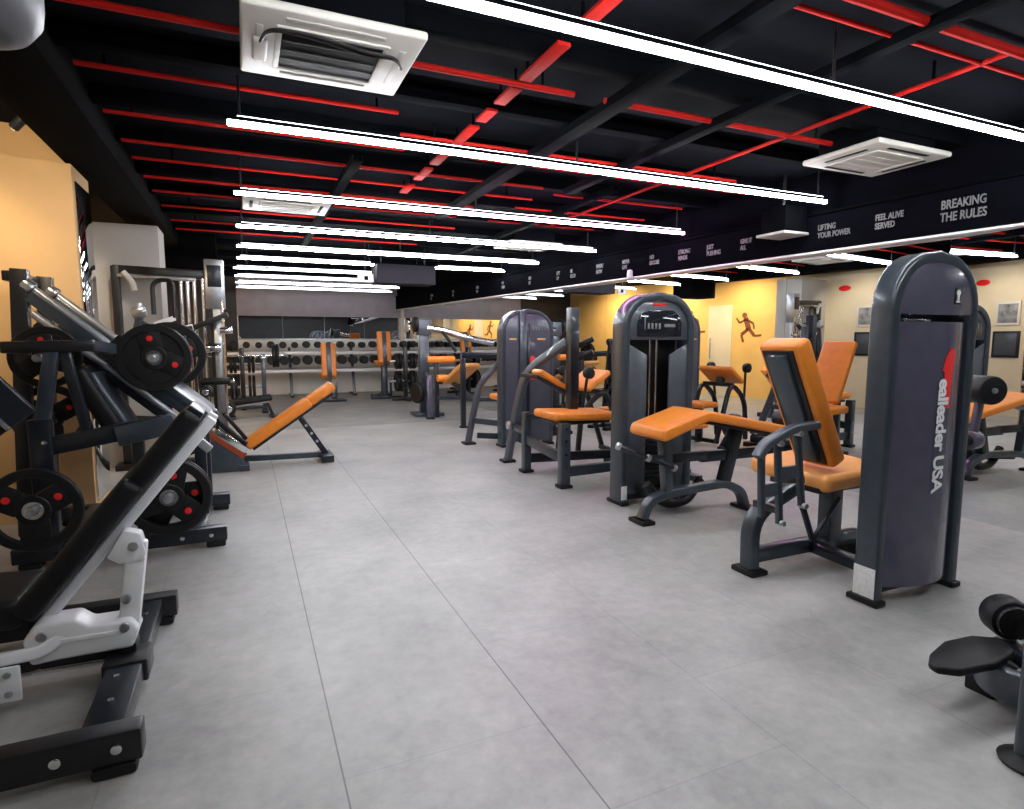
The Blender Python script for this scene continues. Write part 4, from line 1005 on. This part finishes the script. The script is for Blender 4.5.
# lever row machine with silver arm
LR = thing('lever_row_machine', (2.75,9.9,0), 'grey lever machine with a thick silver arm reaching right, beyond the orange bench', 'exercise machine')
MB().bar((2.80,10.0,.03),(2.80,10.0,1.38),.16,.14,side=(1,0,0)).build('main_post','slate',LR)
MB().bb(2.69,2.92,9.90,10.1,1.38,1.64,.02).build('head_block','slate3',LR)
MB().cyl((2.62,9.98,1.56),(2.70,9.98,1.56),.13,24,.02).build('counterweight','rubber',LR)
MB().rtube(fillet([(2.86,9.95,1.50),(3.14,9.9,1.46),(3.45,9.85,1.36),(4.0,9.8,1.24)],.1),.12,.11,.05).build('lever_arm','chrome',LR)
MB().tube(fillet([(3.1,9.86,1.44),(3.2,9.84,1.30),(3.32,9.8,1.10)],.06),.03,10).build('hand_grip','black',LR)
MB().bb(2.60,3.1,9.8,10.2,0,.06,.008).build('base_plate','slate',LR)
MB().bar((2.76,9.5,.03),(2.78,9.58,.72),.10,.08,side=(1,0,0)).build('front_post','slate2',LR)
MB().bar((2.78,9.58,.68),(2.80,9.95,.72),.08,.08).build('link_beam','slate',LR)
MB().bb(2.70,2.82,9.44,9.56,0,.035,.006).build('rubber_foot','rubber',LR)
MB().lathe([(0,-.05),(.16,-.05),(.175,-.03),(.175,.03),(.16,.05),(0,.05)],(2.62,9.75,.42),(1,.3,0),24).build('weight_disc','rubber',LR)
MB().bar((2.62,9.75,.42),(2.78,9.9,.42),.05,.05).build('disc_arm','slate',LR)

# --- bottom right machine cut by the frame
RW = thing('hip_machine', (2.45,1.05,0), 'low grey machine with black rollers and a foot platform cut off at the lower right', 'exercise machine')
mb = MB(); mb.prism([(2.105,1.17),(2.115,1.205),(2.18,1.24),(2.32,1.275),(2.46,1.26),(2.54,1.20),(2.48,1.12),(2.32,1.10),(2.16,1.125)],(0,0,.165),(1,0,0),(0,1,0),.03,.012,3); mb.build('foot_platform','vinyl',RW)
MB().bar((2.34,1.19,.155),(2.52,1.17,.10),.08,.03).build('platform_bracket','black',RW)
MB().rtube(fillet([(2.50,1.25,.105),(2.37,1.15,.105),(2.38,1.0,.105),(2.75,.80,.105)],.12),.12,.05,.014).build('curved_frame','slate3',RW)
MB().bar((2.42,1.23,.10),(2.95,1.22,.10),.08,.10).build('base_beam','slate',RW)
MB().bb(2.42,2.50,1.15,1.25,0,.06,.008).build('rubber_foot','rubber',RW)
MB().bb(2.70,2.82,.72,.88,0,.06,.008).build('rubber_foot','rubber',RW)
MB().bb(2.9,3.0,1.15,1.3,0,.06,.008).build('rubber_foot','rubber',RW)
MB().cyl((2.66,1.24,.12),(2.66,1.24,.17),.03,14).build('roller_stem','steel',RW)
ro = MB().cyl((2.625,1.205,.235),(2.68,1.285,.235),.078,28,.018).build('roller','vinyl',RW)
MB().cyl((2.612,1.187,.235),(2.628,1.209,.235),.062,24,.004).build('roller_cap','rubber',RW)
mb = MB(); mb.cyl((2.46,1.02,.18),(2.56,.96,.18),.085,28,.018); mb.build('roller','vinyl',RW)
MB().bar((2.5,1.0,.12),(2.62,1.2,.13),.06,.05).build('roller_arm','navy',RW)
MB().rtube([(2.15,.915,.02),(2.15,.915,.3),(2.15,.915,.62)],.065,.065,.014).build('front_post','slate',RW)
MB().lathe([(0,0),(.075,0),(.08,.012),(.05,.03),(.036,.034),(0,.034)],(2.15,.915,0),(0,0,1),24).build('post_foot','rubber',RW)
MB().bar((2.15,.915,.58),(2.66,.96,.58),.06,.06).build('top_bar','slate',RW)
MB().bar((2.66,.96,.10),(2.66,.96,.60),.06,.06,side=(1,0,0)).build('rear_post','slate',RW)
MB().bar((2.60,1.10,.28),(2.95,1.20,.36),.05,.05).build('support_bar','steel',RW)

# --- things on the left walls that the right mirror shows
def wallsign(y0,y1,z0,z1,name,m,label,cat,x=-1.998):
    o = MB().bb(x,x+.012,y0,y1,z0,z1,.002).build(name,m); return tag(o,label,cat)
po = thing('framed_poster', (-1.99,6.5,1.3), 'framed grey poster on the cream wall, seen in the right mirror', 'poster')
MB().bb(-2.0,-1.975,6.36,6.74,1.55,1.95,.004).build('frame','whitewall',po)
MB().bb(-1.975,-1.970,6.40,6.70,1.59,1.91,.001).build('picture','pose',po)
pb = thing('framed_poster', (-1.99,6.5,.9), 'dark blue notice board under the grey poster, seen in the right mirror', 'poster')
MB().bb(-2.0,-1.975,6.34,6.76,1.0,1.45,.004).build('frame','navy',pb)
MB().bb(-1.975,-1.970,6.38,6.72,1.04,1.41,.001).build('picture','slate3',pb)
mb = MB(); mb.lathe([(0,0),(.1,.004),(.12,.0),(0,-.002)],(-1.995,7.0,2.3),(1,0,0),24)
for v in mb.bm.verts: v.co.z = 2.3+(v.co.z-2.3)*.45
tag(mb.build('oval_sign','dot'),'red oval sign high on the cream wall, seen in the right mirror','sign')
def runner(y,z,s,label):
    t = thing('wall_silhouette', (-1.99,y,z), label, 'wall decal', 'athlete silhouettes on the yellow wall')
    mb = MB(); x=-1.997
    def seg(a,b,w): mb.bar((x,y+a[0]*s,z+a[1]*s),(x,y+b[0]*s,z+b[1]*s),.006,w*s,.002,side=(1,0,0))
    mb.cyl((x-.002,y+.12*s,z+.86*s),(x+.004,y+.12*s,z+.86*s),.09*s,18,0)
    seg((.08,.78),(-.05,.40),.18); seg((.08,.72),(.30,.62),.07); seg((.30,.62),(.42,.78),.06); seg((.04,.72),(-.20,.60),.07); seg((-.20,.60),(-.24,.42),.06)
    seg((-.03,.42),(.22,.24),.11); seg((.22,.24),(.14,.0),.08); seg((-.06,.42),(-.26,.20),.11); seg((-.26,.20),(-.50,.22),.07)
    mb.build('figure','brown',t)
runner(10.6,1.35,.7,'brown running figure on the yellow wall, seen in the right mirror')
runner(9.1,1.25,.7,'brown striding figure on the yellow wall beside a door, seen in the right mirror')
for i,(ya,yb) in enumerate(((9.5,10.15),(12.2,12.9))):
    d_ = MB().bb(-2.0,-1.985,ya,yb,0,2.1,.003).build('door_%d' % (i+1), 'cream'); d_['kind']='structure'; tag(d_,'pale door in the yellow wall, seen in the mirror','door')
    MB().cyl((-1.95,yb-.1,.85),(-1.95,yb-.1,1.35),.014,12).build('door_handle','chrome',d_)

# ------------------------------------------------------------------ lights
def area(name, loc, sx, sy, energy, col, rot=(0,0,0)):
    l = bpy.data.lights.new(name,'AREA'); l.shape='RECTANGLE'; l.size=sx; l.size_y=sy; l.energy=energy; l.color=col
    o = bpy.data.objects.new(name,l); C.objects.link(o); o.location=loc; o.rotation_euler=rot
def spotl(name, loc, tgt, energy, col, ang, blend=.8):
    l = bpy.data.lights.new(name,'SPOT'); l.energy=energy; l.color=col; l.spot_size=ang; l.spot_blend=blend; l.shadow_soft_size=.04
    o = bpy.data.objects.new(name,l); C.objects.link(o); o.location=loc
    o.rotation_euler = (V(tgt)-V(loc)).to_track_quat('-Z','Y').to_euler()
spotl('spot_lamp', (-1.25,3.95,2.45), (-1.55,5.2,2.15), 36, (1,.80,.54), 1.9)
spotl('spot_lamp', (-1.5,4.62,2.40), (-1.7,5.2,1.75), 9, (1,.78,.45), 1.7)
spotl('spot_lamp', (-1.20,3.70,2.50), (-1.5,5.2,1.4), 24, (1,.78,.5), 1.2)
for yy in (9,11,13): spotl('spot_lamp', (-1.0,yy,2.5), (-2.0,yy,1.3), 150, (1,.78,.48), 2.6)  # added lamps with no fixtures, brightening the yellow wall
spotl('spot_lamp', (-1.0,6.5,2.45), (-2.0,6.5,1.3), 50, (1,.9,.75), 2.2)

w = bpy.data.worlds.new('world'); scene.world = w; w.use_nodes = True
w.node_tree.nodes['Background'].inputs['Color'].default_value = (.7,.75,.85,1)
w.node_tree.nodes['Background'].inputs['Strength'].default_value = .4

# ------------------------------------------------------------------ camera
cam = bpy.data.cameras.new('camera'); co = bpy.data.objects.new('camera', cam); C.objects.link(co)
th, ph = math.radians(24.03), math.radians(6.16)
co.location = (0,0,1.3)
fwd = V((math.sin(th)*math.cos(ph), math.cos(th)*math.cos(ph), -math.sin(ph)))
co.rotation_euler = fwd.to_track_quat('-Z','Y').to_euler()
cam.sensor_width = 36; cam.lens = 598/1024*36; cam.clip_start = .02
scene.camera = co
scene.view_settings.view_transform = 'Standard'
scene.view_settings.look = 'None'
scene.view_settings.exposure = 0
scene.cycles.use_denoising = True
scene.cycles.max_bounces = 8
